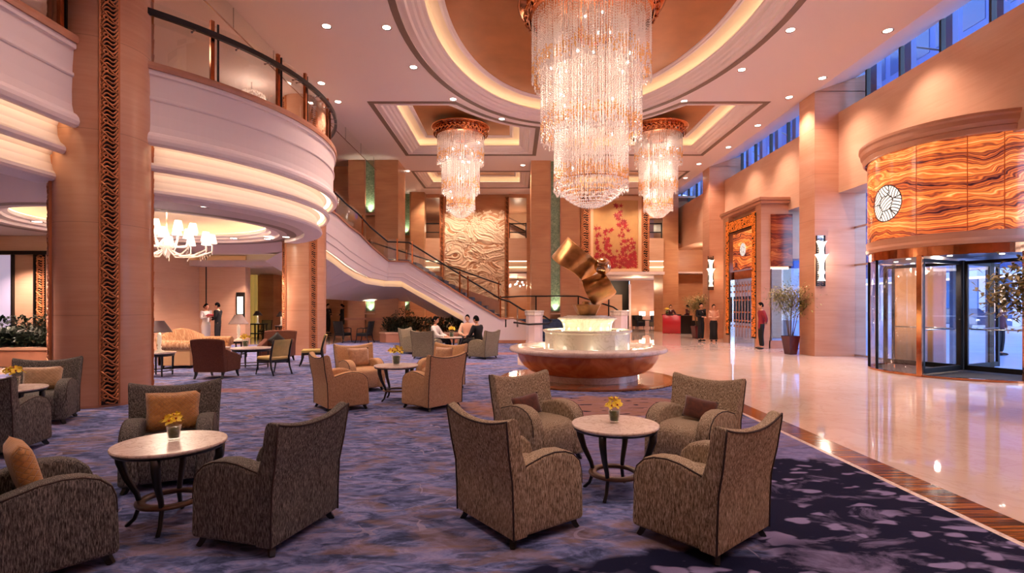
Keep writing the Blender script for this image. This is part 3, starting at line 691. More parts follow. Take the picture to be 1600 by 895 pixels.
# ---- round columns with carved strips
def carved(mb, w, z0, z1, h=.27, n=9):
    """plaited relief lying in the local XZ plane, proud towards -Y"""
    z = z0-h; nr = 4; rb = w*.075
    while z < z1:
        for k in range(nr):
            pts = []
            for i in range(n):
                u = i/(n-1); x = -w/2+.012+u*(w-.024)
                zz = z+h*(k/nr)+h*.62*u+h*.20*sin(u*2*pi)
                if z0 < zz < z1: pts.append((x, -.010-.014*sin(pi*u), zz))
            if len(pts) > 2: mb.tube(pts, rb, 5, sq=.8)
        P = [(-w/2+.01, -.026, z+h*.95), (-w*.2, -.032, z+h*.72), (w*.12, -.032, z+h*.42), (w/2-.01, -.026, z+h*.2)]
        P = [p for p in P if z0 < p[2] < z1]
        if len(P) > 1: mb.tube(P, rb*.75, 5)
        c = [(-w*.22+w*.13*cos(a), -.026, z+h*.5+w*.13*sin(a)) for a in [2*pi*q/10 for q in range(10)]]
        if z0 < z+h*.5-w*.15 and z+h*.5+w*.15 < z1: mb.tube(c, rb*.7, 5, close=True)
        z += h
    return mb
STR = {}
def strip_on(parent, cx, cy, ang, r, z0, z1, w=.24, seg=2.9):
    """a carved strip at polar angle ang of a round column (parent), with frame and recess"""
    key = (z0, z1, w)
    Rm = Matrix.Rotation(ang+pi/2, 4, 'Z')
    if key not in STR:
        a = MB().box(-w/2, w/2, -.006, .03, z0, z1).build('carved_strip', M['carve_bg'])
        b = carved(MB(), w, z0, z1).build('plaited_relief', M['carve'], smooth=True); b.parent = a
        c = MB()
        for s in (-1, 1): c.box(s*w/2-.014, s*w/2+.014, -.022, .03, z0, z1)
        c = c.build('edge_frame', M['carve']); c.parent = a
        STR[key] = a; a2 = a
    else: a2 = copy_tree(STR[key])
    a2.parent = parent; a2.location = (r*cos(ang), r*sin(ang), 0); a2.rotation_euler = (0, 0, ang+pi/2)
    return a2
CYL = []
for (cx, cy), lab in (((-6.85, 8.75), 'big round stone column at left in front, running through both floors'), ((-6.98, 17.5), 'second round stone column, behind the cream chairs under the balcony')):
    t = thing('column', lab, 'column', (cx, cy, 0))
    MB().lathe([(.665, 0.012), (.665, CEIL)], 64).build('shaft', M['stone'], t, smooth=True)
    for k in range(4): strip_on(t, cx, cy, -pi/4+k*pi/2, .662, .05, CEIL-.02)
    MB().lathe([(.672, .012), (.672, .05)], 64).build('base_band', M['cap'], t, smooth=True)

# ---- square pillars with lit green glass strips
def pillar(px0, px1, g0, g1, y, lab, depth=1.6, segs=((0, 0),), side=True):
    x0, x1 = (px0-CX)/FPX*y, (px1-CX)/FPX*y; a, b_ = (g0-CX)/FPX*y, (g1-CX)/FPX*y
    t = thing('stone_pillar', lab, 'pillar', ((x0+x1)/2, y, 0)); ox = (x0+x1)/2
    MB().box(x0-ox, a-ox, 0, depth, 0, CEIL).box(b_-ox, x1-ox, 0, depth, 0, CEIL).box(a-ox, b_-ox, .22, depth, 0, CEIL).build('shaft', M['stone_far'], t, bevel=.0)
    for z0, z1 in segs:
        MB().box(a-ox+.02, b_-ox-.02, .12, .14, z0+.1, z1).build('green_glass', M['green'], t)
        MB().box(a-ox-.03, a-ox+.02, -.01, .14, z0, z1).box(b_-ox-.02, b_-ox+.03, -.01, .14, z0, z1).build('glass_frame', M['cap'], t)
        MB().box(a-ox, b_-ox, -.02, .2, z0-.04, z0+.02).build('niche_sill', M['stone_wall'], t)
        lamp('green_glass_uplight', 'SPOT', ((a+b_)/2, y+.01, z0+.06), 75, (1, 1, .72), rot=(math.radians(172), 0, 0), size=.04, spot=math.radians(75), blend=.8)
    return t
pillar(544, 622, 570, 586, 24.5, 'square stone pillar behind the stair with a lit green glass strip, left one', segs=((1.25, 3.6), (5.9, CEIL)))
pillar(640, 663, 641, 641.5, 31.4, 'plain stone pillar left of the carved relief wall', depth=.6, segs=())
pillar(830, 905, 860, 876, 24.6, 'tall stone pillar behind the fountain with a green glass strip full height', segs=((1.25, CEIL),))
# green panels of the far wall
for (p0, p1, z0, z1, lab) in ((626, 641, 5.9, 8.4, 'upper green glass panel on the far wall left of the relief'), (622, 641, 1.35, 3.3, 'lower green lit glass panel seen under the stair')):
    t = thing('green_glass_panel', lab, 'glass panel', ((p0+p1)/2*0+(((p0+p1)/2)-CX)/FPX*31.8, 31.85, z0)); wd = (p1-p0)/FPX*31.8
    MB().box(-wd/2, wd/2, 0, .04, 0, z1-z0).build('glass', M['green'], t); MB().box(-wd/2-.05, -wd/2, -.06, .1, 0, z1-z0).box(wd/2, wd/2+.05, -.06, .1, 0, z1-z0).build('frame', M['cap'], t)
    lamp('green_glass_uplight', 'SPOT', (t.location.x, 31.7, z0+.05), 70, (1, 1, .72), rot=(math.radians(172), 0, 0), size=.04, spot=math.radians(80), blend=.8)
# ledge wall under the left pillar
struct(MB().box(-7.9, -5.1, 24.44, 24.5, .95, 1.05).box(-7.9, -5.1, 24.42, 24.5, 0, .1).build('trim_pillar_ledge', M['cap']))

# ---- relief wall, carved strips and leaf picture
from mathutils import noise as mn
def relief_fn(x, z):
    q = Vector((x*.8, z*1.0, 3.1)); a = mn.noise(q)*2.0; c = mn.noise(q+Vector((9, 4, 1)))*2.0
    p = Vector((x*1.1+a, z*2.6+c, .5)); v1 = mn.noise(p*1.5); v2 = mn.noise(p*3.4+Vector((5, 0, 0))); v3 = mn.noise(p*7)
    r1 = max(0, 1-abs(v1)*6); r2 = max(0, 1-abs(v2)*4.5)
    h = .55*r1+.35*r2+.5*max(0, v1)+.15*v3
    fan = max(0, sin(22*math.atan2(x+.1, z-.9)+3*mn.noise(Vector((x, z, 0)))))
    h += .5*fan*math.exp(-((z-2.5)/1.0)**2-(x/1.5)**2)
    return max(-.1, min(1.1, h))*max(0, min(1, (7.7-z)/1.6))
rx0, rx1 = bx(693.5), bx(789)
t = thing('carved_relief_panel', 'tall cream carved relief of waves and clouds on the back wall', 'relief', ((rx0+rx1)/2, YB, 0)); wd = rx1-rx0
MB().grid(lambda u, v: ((u-.5)*wd, .075-.095*relief_fn((u-.5)*wd, .3+v*8), .0+8.25*v), 170, 340).build('relief_surface', plain('cream_relief_stone', '#F0D2B0', .55), t, smooth=True)
MB().box(-wd/2, wd/2, .07, .12, 0, 8.25).build('backing_slab', M['stone_far'], t)
def wall_strip(p0, p1, z0, z1, lab):
    x0, x1 = bx(p0), bx(p1); wd = x1-x0
    t = thing('carved_wall_strip', lab, 'carved panel', ((x0+x1)/2, YB-.02, z0))
    MB().box(-wd/2, wd/2, 0, .1, 0, z1-z0).build('backing', M['carve_bg'], t)
    carved(MB(), wd, .02, z1-z0-.02, h=.27 if wd < .3 else .55, n=6).build('plaited_relief', M['carve'], t, smooth=True)
    f = MB()
    for s in (-1, 1): f.box(s*wd/2-.02, s*wd/2+.02, -.04, .1, 0, z1-z0)
    f.build('edge_frame', M['carve'], t)
wall_strip(687.5, 693.5, .02, 8.25, 'slim carved dark red strip left of the cream relief')
wall_strip(789, 795, .02, 8.25, 'slim carved dark red strip right of the cream relief')
wall_strip(909, 922, 3.7, 8.25, 'wide carved strip left of the red leaf picture')
wall_strip(1003, 1014, 3.7, 8.25, 'wide carved strip right of the red leaf picture')
x0, x1 = bx(922), bx(1003); t = thing('leaf_picture', 'golden wall picture with red leafy branches behind the right chandelier', 'picture', ((x0+x1)/2, YB, 3.7)); wd = x1-x0
MB().box(-wd/2, wd/2, .0, .12, 0, .17).box(-wd/2, wd/2, 0, .12, 4.35, 4.6).box(-wd/2, -wd/2+.2, 0, .12, .17, 4.35).box(wd/2-.22, wd/2, 0, .12, .17, 4.35).build('frame', plain('pale_frame', '#E0B48C', .5), t, bevel=.015)
MB().box(-wd/2+.2, wd/2-.22, .05, .12, .17, 4.35).build('gold_ground', M['gold'], t)
lf = MB(); br = MB()
def maple(mb, x, z, s, a):
    pts = []
    for k in range(10):
        r = s*(1.0 if k % 2 == 0 else .38)*(1.0 if k in (2, 4, 6) else .8); an = a+2*pi*k/10; pts.append((x+r*cos(an), .040, z+r*sin(an)))
    mb.add(pts+[(x, .030, z)], [(k, (k+1) % 10, 10) for k in range(10)])
rr = random.Random(3); W0, W1 = -wd/2+.32, wd/2-.34
def branch(p, n, sp, s):
    br.tube([(x, .045, z) for x, z in p], .010, 4)
    for k in range(n):
        u = rr.random()*(len(p)-1); i = int(u); f = u-i; x = p[i][0]*(1-f)+p[i+1][0]*f+rr.gauss(0, sp); z = p[i][1]*(1-f)+p[i+1][1]*f+rr.gauss(0, sp)
        if W0 < x < W1 and .25 < z < 4.2: maple(lf, x, z, s*(.9+.7*rr.random()), rr.random()*6)
branch([(.55, .3), (.75, 1.4), (.45, 2.4), (.15, 3.2), (.35, 3.95)], 60, .20, .15)
branch([(-.7, .3), (-.5, 1.2), (-.6, 2.0), (-.45, 2.6)], 24, .16, .14)
branch([(-1.2, .3), (-1.1, 1.6), (-1.2, 2.3), (-1.15, 2.9)], 26, .16, .14)
branch([(1.2, .3), (1.1, 1.1), (1.2, 1.8)], 26, .2, .14)
for k in range(150):
    x = W0+rr.random()*(W1-W0); z = .25+abs(rr.gauss(0, .55)); 
    if z < 2: maple(lf, x, z, .12+.09*rr.random(), rr.random()*6)
lf.build('red_leaves', M['red_leaf'], t); br.build('branches', M['stem'], t)
# ------------------------------------------------------------------ the grand staircase
st = thing('grand_staircase', 'sweeping staircase with white fascia, lit underside and glass balustrade', 'staircase', (0, 0, 0))
TOP = [(-7.55, 18.9, 5.75)]+[at(*p) for p in ((527,335,20.0),(545,352,20.45),(561,364,20.9),(580,384,21.6),(607,406.5,22.4),(638.5,407.6,22.5),(724,461,22.5),(782,496,22.5),(803,496.3,22.6))]
BOT = [(-7.55, 18.9, 4.2)]+[at(*p) for p in ((527,401,20.0),(545,415,20.45),(561,425,20.9),(580,434,21.6),(605,438.5,22.4),(626,439,22.5),(724,494,22.5))]
def off3(P, o):
    out = []
    for i, p in enumerate(P):
        a = Vector(P[max(i-1, 0)][:2]); c = Vector(P[min(i+1, len(P)-1)][:2]); t_ = (c-a).normalized(); n = Vector((t_.y, -t_.x))
        out.append((p[0]+n.x*o, p[1]+n.y*o, p[2]))
    return out
def mixp(a, b, k): return tuple(a[i]*(1-k)+b[i]*k for i in range(3))
def zz(P, dz): return [(p[0], p[1], p[2]+dz) for p in P]
T8 = TOP[:8]
rows = [zz(T8, -.06)]
for k, o in ((.12, 0), (.13, .02), (.30, .0), (.55, .0), (.56, .03), (.60, .03), (.61, .0), (.74, .0), (.75, .035), (.80, .035), (.81, .0), (1.0, .02)):
    rows.append(off3([mixp((t_[0], t_[1], t_[2]-.06), b_, k) for t_, b_ in zip(T8, BOT)], o))
rows.append(off3(BOT, -.10))
MB().loops(rows, closed=False).build('upper_fascia', M['plaster'], st)
MB().loops([off3(zz(BOT, .06), -.10), off3(zz(BOT, .05), -.30)], closed=False).build('cove_top', M['plaster'], st)
MB().loops([off3(zz(BOT, .03), -.13), off3(zz(BOT, .03), -.19)], closed=False).build('cove_lamp', M['led2'], st)
S2 = off3(zz(BOT, -.24), -.28)
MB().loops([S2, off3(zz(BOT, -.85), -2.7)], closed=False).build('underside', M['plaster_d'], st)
MB().loops([off3(zz(BOT, .06), -.30), S2], closed=False).build('light_cove', M['cove'], st)
# solid lower wall down to the floor
A7 = TOP[7]; A8 = TOP[8]; A9 = TOP[9]
b = MB(); y = 22.5
poly = [(A7[0], .012), (A7[0], A7[2]-.06), (A8[0], A8[2]-.06), (A9[0], A9[2]-.06), (.62, A9[2]-.30), (.62, .012)]
n = len(poly); V = [(x, y, z) for x, z in poly]+[(x, y+.22, z) for x, z in poly]
b.add(V, [tuple(range(n)), tuple(range(n, 2*n))[::-1]]+[(i, n+i, n+(i+1)%n, (i+1)%n) for i in range(n)])
b.build('lower_wall', M['plaster'], st, fixn=True)
MB().box(A7[0], .62, 22.46, 22.5, .012, .14).build('skirting', M['cap'], st)
capP = TOP+[(.62, 22.62, A9[2]-.24)]
def ribbon(P, w, h, o=0):
    L = []
    a, c = off3(P, o+w/2), off3(P, o-w/2)
    for p, q in zip(a, c): L.append([(p[0], p[1], p[2]-h), p, q, (q[0], q[1], q[2]-h)])
    mb = MB().loops(L); n = len(L); mb.add(L[0], [(0, 1, 2, 3)]); mb.add(L[-1], [(3, 2, 1, 0)]); return mb
ribbon(capP, .30, .07, -.08).build('string_cap', M['cap'], st)
INN = off3(TOP[:9], -2.45)
for i_, (px_, py_, dd_) in ((5, (600,386,24.0)), (6, (624,393,24.1)), (7, (715,422,24.3)), (8, (783,446,24.4))): q_ = at(px_, py_, dd_); INN[i_] = (q_[0], q_[1], q_[2]-.86)
def resamp(P, n):
    L = [0]
    for a, c in zip(P, P[1:]): L.append(L[-1]+(Vector(c)-Vector(a)).length)
    out = []
    for k in range(n+1):
        s = L[-1]*k/n; i = max(j for j in range(len(L)-1) if L[j] <= s+1e-9); f = (s-L[i])/max(1e-9, L[i+1]-L[i]); out.append(mixp(P[i], P[i+1], min(1, f)))
    return out
MB().loops([zz(INN, .10), zz(INN, -.5)], closed=False).build('inner_string', M['cap'], st, solid=.1)
blue = plain('stair_carpet', '#43516B', .95, var=.3, vscale=6)
# treads (upper flight, landing, lower flight)
def flight(a0, a1, b0, b1, n, zlow):
    # a = outer edge, b = inner edge; from top to bottom
    for k in range(n):
        p, q = mixp(a0, a1, k/n), mixp(a0, a1, (k+1)/n); r_, s_ = mixp(b0, b1, (k+1)/n), mixp(b0, b1, k/n)
        z = a0[2]+(a1[2]-a0[2])*(k+1)/n+zlow; zt = z-(-(a1[2]-a0[2])/n)-.06
        mb = MB(); V = [(v[0], v[1], zz_) for zz_ in (zt, z) for v in (p, q, r_, s_)]
        mb.add(V, [(0, 3, 2, 1), (4, 5, 6, 7), (0, 1, 5, 4), (1, 2, 6, 5), (2, 3, 7, 6), (3, 0, 4, 7)]); mb.build('tread', blue, st)
flight(off3(TOP, -.12)[6], off3(TOP, -.12)[8], (off3(TOP, -.12)[6][0], 24.2, 3.5), (off3(TOP, -.12)[8][0], 24.2, 1.1), 13, .14)
flight(off3(TOP, -.12)[1], off3(TOP, -.12)[5], INN[1], INN[5], 9, -.12)
l0 = off3(TOP, -.12); MB().loops([[l0[5], l0[6]], [INN[5], (l0[6][0], 24.2, l0[6][2])]], closed=False).build('landing', blue, st, solid=.12)
# glass balustrades
def balustrade(P, o, posts, nm, hh=.80, ex=()):
    a = off3(P, o)
    MB().loops([zz(a, .0), zz(a, hh+.12)], closed=False).build('glass_panel', M['glass_b'], st, solid=.012)
    MB().tube(zz(a, hh), .035, 8).build('handrail', M['black'], st, smooth=True)
    for s in posts:
        p = resamp(a, 200)[int(s*200)]
        MB().box(p[0]-.03, p[0]+.03, p[1]-.03, p[1]+.03, p[2]-.05, p[2]+hh+.14).build('post', M['copper'], st)
balustrade(TOP[:9], -.08, (.14, .30, .50, .57, .80, .84, 1.0), 'outer')
balustrade(zz(INN, .1), .0, (.45, .6, .75, .99), 'inner')
# landing, foot steps, newel piers
MB().box(-.9, 4.75, 24.0, 24.58, .0, 1.0).box(-.9, .4, 22.72, 24.0, .0, 1.0).build('lower_landing', blue, st)
for k in range(5):
    MB().box(1.08, 4.2, 22.5+.3*k, 24.0, .17*k+.012, .17*(k+1)+.012).build('foot_step', blue, st)
MB().box(.55, 1.08, 22.5, 24.0, .012, 1.0).build('foot_string', M['plaster'], st); MB().box(4.2, 4.55, 22.5, 24.0, .0, 1.0).build('foot_string', M['plaster'], st)
MB().box(.62, 1.12, 22.3, 22.5, 0.012, .3).build('foot_plinth', M['plaster'], st)
def newel(x, lab):
    t = thing('newel_pier', lab, 'pedestal', (x, 22.15, 0))
    MB().lathe([(.37, .012), (.37, .1), (.35, .11), (.35, 1.18), (.36, 1.2)], 8, cap1=True).build('shaft', M['plaster'], t)
    MB().lathe([(.0, 1.2), (.38, 1.2), (.40, 1.24), (.40, 1.32), (.42, 1.36), (.42, 1.40), (.36, 1.42), (0, 1.42)], 8).build('marble_cap', M['white_marble'], t)
newel(.86, 'white pedestal with marble cap at the left foot of the stair')
newel(4.45, 'white pedestal with marble cap at the right foot of the stair')
# black railings of the foot flight and along the pillar
t = thing('handrail', 'black handrail running level in front of the green lit pillar', 'handrail')
MB().tube([(-.6, 24.35, 2.0), (.3, 24.45, 2.06), (3.0, 24.45, 2.06), (4.4, 23.2, 1.55), (4.7, 22.6, 1.25)], .035, 8).build('rail', M['black'], t, smooth=True)
for x, z in ((1.03, 2.06), (3.0, 2.06)): MB().box(x-.03, x+.03, 24.42, 24.48, 1.0, z+.02).build('post', M['rubber'], t)
t = thing('handrail', 'dark handrail curling down to the left stair pedestal', 'handrail')
MB().tube([(-.58, 22.45, 1.9), (-.2, 22.4, 1.8), (.35, 22.35, 1.45), (1.3, 22.3, 1.15), (1.6, 22.2, .95), (1.45, 22.0, .86), (.6, 21.72, .84), (.0, 22.36, .90)], .04, 8).build('rail', M['black'], t, smooth=True)
for x, z in ((-.35, 1.82), (.15, 1.55)): MB().box(x-.03, x+.03, 22.5, 22.56, .7, z).build('post', M['steel'], t)

# ------------------------------------------------------------------ emblem (disc with woven bands)
def emblem(mapfn, r, parent):
    """mapfn(u, v, proud) -> 3-D point; disc of radius r with dark arc lines"""
    d = MB(); n = 40; ring = [mapfn(r*cos(2*pi*k/n), r*sin(2*pi*k/n), .012) for k in range(n)]
    rings = [[mapfn(q*r*cos(2*pi*k/n), q*r*sin(2*pi*k/n), .012) for k in range(n)] for q in (1, .75, .5, .25)]
    d.loops(rings); d.add(rings[-1]+[mapfn(0, 0, .012)], [(k, (k+1) % n, n) for k in range(n)])
    d.build('emblem_disc', M['emblem'], parent, smooth=True)
    l = MB(); cs = [(-.72, .42), (.55, .72), (.78, -.22), (.12, -.78), (-.72, -.45), (.02, .02), (-.12, .78)]
    ac = [(-1.5, 1.3), (1.4, .2), (.3, -1.3), (-1.0, -1.2), (-1.7, .4), (.9, -1.1), (.8, 1.5)]
    def reg(x, y): return min(range(7), key=lambda i: math.hypot(x-cs[i][0], y-cs[i][1]))
    def stroke(P, w):
        if len(P) < 2: return
        L = []
        for i, p in enumerate(P):
            a = P[max(i-1, 0)]; c = P[min(i+1, len(P)-1)]; tx, ty = c[0]-a[0], c[1]-a[1]; q = math.hypot(tx, ty) or 1
            nx, ny = -ty/q*w/2, tx/q*w/2; L.append([mapfn((p[0]+nx)*r, (p[1]+ny)*r, .028), mapfn((p[0]-nx)*r, (p[1]-ny)*r, .028)])
        l.loops(L, closed=False)
    for i, (cx, cy) in enumerate(ac):
        for rad in [q*.17 for q in range(2, 18)]:
            run = []
            for k in range(181):
                a = 2*pi*k/180; x, y = cx+rad*cos(a), cy+rad*sin(a)
                if x*x+y*y < .97 and reg(x, y) == i: run.append((x, y))
                else: stroke(run, .05); run = []
            stroke(run, .05)
    # region borders
    for k in range(0, 46):
        for j in range(0, 46):
            x, y = -1+k/22.5, -1+j/22.5
            if x*x+y*y < .92 and reg(x, y) != reg(x+.045, y): stroke([(x+.02, y-.03), (x+.02, y+.03)], .05)
            if x*x+y*y < .92 and reg(x, y) != reg(x, y+.045): stroke([(x-.03, y+.02), (x+.03, y+.02)], .05)
    stroke([(cos(2*pi*k/60), sin(2*pi*k/60)) for k in range(61)], .06)
    l.build('emblem_lines', M['emblem_line'], parent)

# ------------------------------------------------------------------ revolving door
DC = (10.85, 12.7)
rd = thing('revolving_door', 'large glass revolving door under a glowing orange onyx drum', 'revolving door', (DC[0], DC[1], 0))
def cyl(r, z): return lambda a: (r*cos(a), r*sin(a), z)
A0, A1 = math.radians(90), math.radians(270)
rad = math.radians
mb = MB().lathe([(1.96, 5.22), (2.0, 5.24), (2.02, 5.34), (2.0, 5.36), (2.06, 5.44), (2.07, 5.54), (2.1, 5.58), (2.1, 5.64), (1.9, 5.64)], 64, a0=A0, a1=A1); mb.build('drum_cornice', M['stone'], rd, smooth=False)
MB().lathe([(0.01, 5.645), (2.08, 5.645)], 64, a0=A0, a1=A1).build('drum_top', M['stone'], rd)
MB().lathe([(1.85, 3.2), (1.85, 5.3)], 48, a0=A0, a1=A1).build('drum_core', M['stone'], rd)
angs = [92, 128, 146, 168, 205, 232, 250, 268]
for i in range(len(angs)-1):
    a, c = angs[i], angs[i+1]
    zs = [3.2, 3.52, 4.62, 5.24] if i in (2, 1) else ([3.2, 3.9, 5.24] if i == 0 else ([3.2, 5.24] if i % 2 else [3.2, 5.24]))
    for j in range(len(zs)-1):
        MB().lathe([(1.87, zs[j]+.008), (1.91, zs[j]+.008), (1.91, zs[j+1]-.008), (1.87, zs[j+1]-.008)], 14, a0=rad(a+.25), a1=rad(c-.25)).build('onyx_panel', M['onyx'], rd)
MB().lathe([(1.84, 2.93), (1.93, 2.93), (1.95, 3.0), (1.93, 3.06), (1.94, 3.2), (1.86, 3.2)], 64, a0=A0, a1=A1).build('stone_band', M['stone'], rd)
MB().lathe([(1.80, 2.72), (1.88, 2.72), (1.88, 2.93), (1.80, 2.93)], 64, a0=A0, a1=A1).build('copper_fascia', M['copper'], rd, smooth=False)
MB().lathe([(0.01, 2.74), (1.81, 2.74)], 64).build('canopy_soffit', plain('canopy_soffit', '#5A5A66', .3, metal=.3), rd)
for a in (100, 140, 180, 220, 260, 320): MB().lathe([(0.001, 2.73), (.05, 2.73)], 16, (1.3*cos(rad(a)), 1.3*sin(rad(a)))).build('canopy_downlight', M['bulb'], rd)
lamp('revolving_door_spot_and_fill', 'SPOT', (DC[0]-.6, DC[1], 2.68), 320, (1, .9, .85), size=.1, spot=rad(130), blend=.8)
lamp('revolving_door_spot_and_fill', 'POINT', (DC[0]-.2, DC[1]+.5, 2.45), 45, (1, .8, .65), size=.05)  # added bare point light brightening the inner panel
MB().lathe([(0.01, .012), (1.78, .012)], 64).build('floor_mat', plain('dark_mat', '#3A302B', .8), rd)
MB().lathe([(1.78, .005), (1.78, .05), (1.90, .05), (1.90, .005)], 64, a0=rad(110), a1=rad(262)).build('threshold_ring', M['copper'], rd)
# posts (angle from the centre), glass
def pang(px, r=1.86):
    best = None
    for k in range(1000, 2700):
        a = rad(k*.1); X, Y = DC[0]+r*cos(a), DC[1]+r*sin(a)
        if (best is None or abs(X/Y*FPX+CX-px) < best[0]) and k*.1 > 152: best = (abs(X/Y*FPX+CX-px), a)
    return best[1]
a_c = pang(1438)
for a, w, m in ((rad(149), .03, 'rubber'), (a_c, .055, 'copper'), (rad(262), .055, 'copper'), (rad(100), .04, 'rubber'), (rad(170), .012, 'rubber')):
    MB().box(1.84, 1.90+.02*(w > .05), -w, w, 0.005, 2.74, Matrix.Rotation(a, 4, 'Z')).build('door_post', M[m], rd, bevel=.006)
MB().lathe([(1.868, .05), (1.868, 2.73)], 24, a0=rad(100), a1=a_c).build('curved_glass', M['glass'], rd, smooth=True, solid=.01)
MB().lathe([(1.868, .05), (1.868, 2.73)], 12, a0=rad(262), a1=rad(300)).build('curved_glass', M['glass'], rd, smooth=True, solid=.01)
MB().lathe([(1.84, .05), (1.84, 2.66)], 16, a0=rad(60), a1=rad(100)).build('inner_timber_panel', plain('amber_panel', '#F2A468', .3), rd, smooth=True, solid=.03)
for k in range(4):
    a = rad(206+90*k); Mx = Matrix.Rotation(a, 4, 'Z')
    f = MB().box(.06, 1.76, -.03, .03, .06, .18, Mx).box(.06, 1.76, -.03, .03, 2.6, 2.68, Mx).box(.05, .12, -.03, .03, .06, 2.68, Mx).box(1.68, 1.77, -.03, .03, .06, 2.68, Mx).build('door_wing', M['rubber'], rd)
    MB().box(.12, 1.68, -.006, .006, .18, 2.6, Mx).build('wing_glass', M['glass'], f)
    MB().tube([Mx @ Vector((.2, -.07, 1.05)), Mx @ Vector((1.55, -.07, 1.05))], .016, 8).build('push_bar', M['steel'], f, smooth=True)
MB().lathe([(.06, .05), (.06, 2.7)], 16).build('centre_shaft', M['rubber'], rd, smooth=True)
# outer enclosure frame
for y in (-1.7, -.6, .6, 1.7):
    MB().box(1.15, 1.27, y-.06, y+.06, 0.0, 2.74).build('outer_post', M['rubber'], rd)
# emblem on the drum
eang = None
for k in range(1400, 2300):
    a = rad(k*.1); X, Y = DC[0]+1.92*cos(a), DC[1]+1.92*sin(a)
    e = abs(X/Y*FPX+CX-1385)
    if eang is None or e < eang[0]:
        eang = (e, a, Y) if (cos(a)*X+sin(a)*Y) < 0 else eang
a_e = eang[1]; z_e = CAMZ+(HY-318)*eang[2]/FPX
emblem(lambda u, v, o: ((1.915+o)*cos(a_e-u*-1/1.92), (1.915+o)*sin(a_e-u*-1/1.92), z_e+v), .43, rd)

# ------------------------------------------------------------------ small lit portal (vestibule)
vp = thing('lit_portal', 'stone portal with lit onyx panel and glass door, right of the staff couple', 'portal', (9.35, 21.5, 0))
x0 = 9.30; ya, yb = 19.75, 23.3
def VX(x): return x-9.35
def VY(y): return y-21.5
MB().box(VX(x0), VX(10.34), VY(yb-.55), VY(yb), 0, 5.45).box(VX(x0), VX(10.34), VY(ya), VY(ya+.45), 3.05, 5.45).box(VX(x0), VX(x0+.35), VY(ya), VY(ya+.45), 0, 3.05).box(VX(x0+.22), VX(10.34), VY(ya+.45), VY(yb-.55), 3.4, 5.45).build('stone_body', M['stone'], vp)
MB().box(VX(x0-.06), VX(10.34), VY(ya-.1), VY(yb+.1), 5.45, 5.56).box(VX(x0-.12), VX(10.34), VY(ya-.16), VY(yb+.16), 5.56, 5.68).build('cornice', M['stone'], vp, bevel=.02)
# mosaic frame of small lit onyx chips
fr = MB(); fl_ = MB(); rr = random.Random(5)
def chip(y, z): fr.box(VX(x0-.035), VX(x0-.01), VY(y), VY(y+.055), z, z+.03+.02*rr.random())
ym0, ym1 = ya+.42, yb-.32
for zz0 in [1.05*0+.42+i*.062 for i in range(78)]:
    for yy in [ym0+j*.075 for j in range(4)]+[ym1-.30+j*.075 for j in range(4)]:
        if rr.random() < .85: chip(yy+.01*rr.random(), zz0+.01*rr.random())
for zz0 in [4.75+i*.062 for i in range(7)]:
    for yy in [ym0+.3+j*.075 for j in range(int((ym1-ym0-.6)/.075))]:
        if rr.random() < .85: chip(yy, zz0+.01*rr.random())
c_ = fr.build('mosaic_chips', plain('lit_onyx_chip', '#E06A24', .3, emis=lin('#F07A28'), es=.45, var=.4, vscale=6), vp); c_['kind'] = 'stuff'
MB().box(VX(x0-.015), VX(x0), VY(ym0-.03), VY(ym0+.31), .35, 5.2).box(VX(x0-.015), VX(x0), VY(ym1-.32), VY(ym1+.02), .35, 5.2).box(VX(x0-.015), VX(x0), VY(ym0+.3), VY(ym1-.3), 4.7, 5.2).build('mosaic_frame', M['carve_bg'], vp)
py0, py1 = ym0+.42, ym1-.42
for (a, c) in ((0, .5), (.5, 1)):
    for (z0, z1) in ((3.1, 3.42), (3.42, 4.45), (4.45, 4.65)):
        MB().box(VX(x0+.12), VX(x0+.16), VY(py0+(py1-py0)*a+.008), VY(py0+(py1-py0)*c-.008), z0+.006, z1-.006).build('onyx_panel', M['onyx'], vp)
emblem(lambda u, v, o: (VX(x0+.12-o), VY((py0+py1)/2)-u, 3.92+v), .27, vp)
MB().box(VX(x0+.1), VX(x0+.2), VY(ym0+.3), VY(ym1-.3), 2.72, 3.05).build('copper_header', M['copper'], vp)
MB().box(VX(x0+.18), VX(x0+.2), VY(ya+.85), VY(yb-.9), .05, 2.72).build('glass_door', M['glass'], vp)
dl = MB()
for y in [ya+1.0+.28*k for k in range(7)]:
    dl.box(VX(x0+.14), VX(x0+.18), VY(y), VY(y+.09), .9, 2.0)
dl.build('door_lattice', M['rubber'], vp)
dl = MB()
for y in [ya+.98+.28*k for k in range(7)]:
    for z in (.75, 1.0, 1.35, 1.85, 2.2, 2.45): dl.ball((VX(x0+.14), VY(y+.05), z), .05, 8)
    dl.tube([(VX(x0+.15), VY(y+.17), .3), (VX(x0+.15), VY(y+.17), 2.6)], .012, 6)
dl.build('door_ornaments', M['copper'], vp, smooth=True)
for y in (ya+.55, yb-.65): MB().box(VX(x0+.05), VX(x0+.22), VY(y), VY(y+.12), 0, 2.72).build('door_jamb', M['steel'], vp)
MB().box(VX(x0+.35), VX(10.9), VY(ya+.02), VY(ya+.04), .35, 3.02).build('side_glass', M['glass_blue'], vp)
MB().box(VX(x0+.35), VX(10.34), VY(ya), VY(ya+.1), 2.98, 3.08).build('side_light_strip', plain('warm_strip', (1, 1, 1), .5, emis=(1, .75, .5), es=.9), vp)
MB().box(VX(x0+.36), VX(x0+1.0+.16), VY(ya-.06), VY(ya), 3.1, 5.05).build('side_onyx_panel', M['onyx_d'], vp)
MB().box(VX(x0+.3), VX(10.34), VY(ya), VY(ya+.1), 0, .3).build('side_plinth', M['cap'], vp)
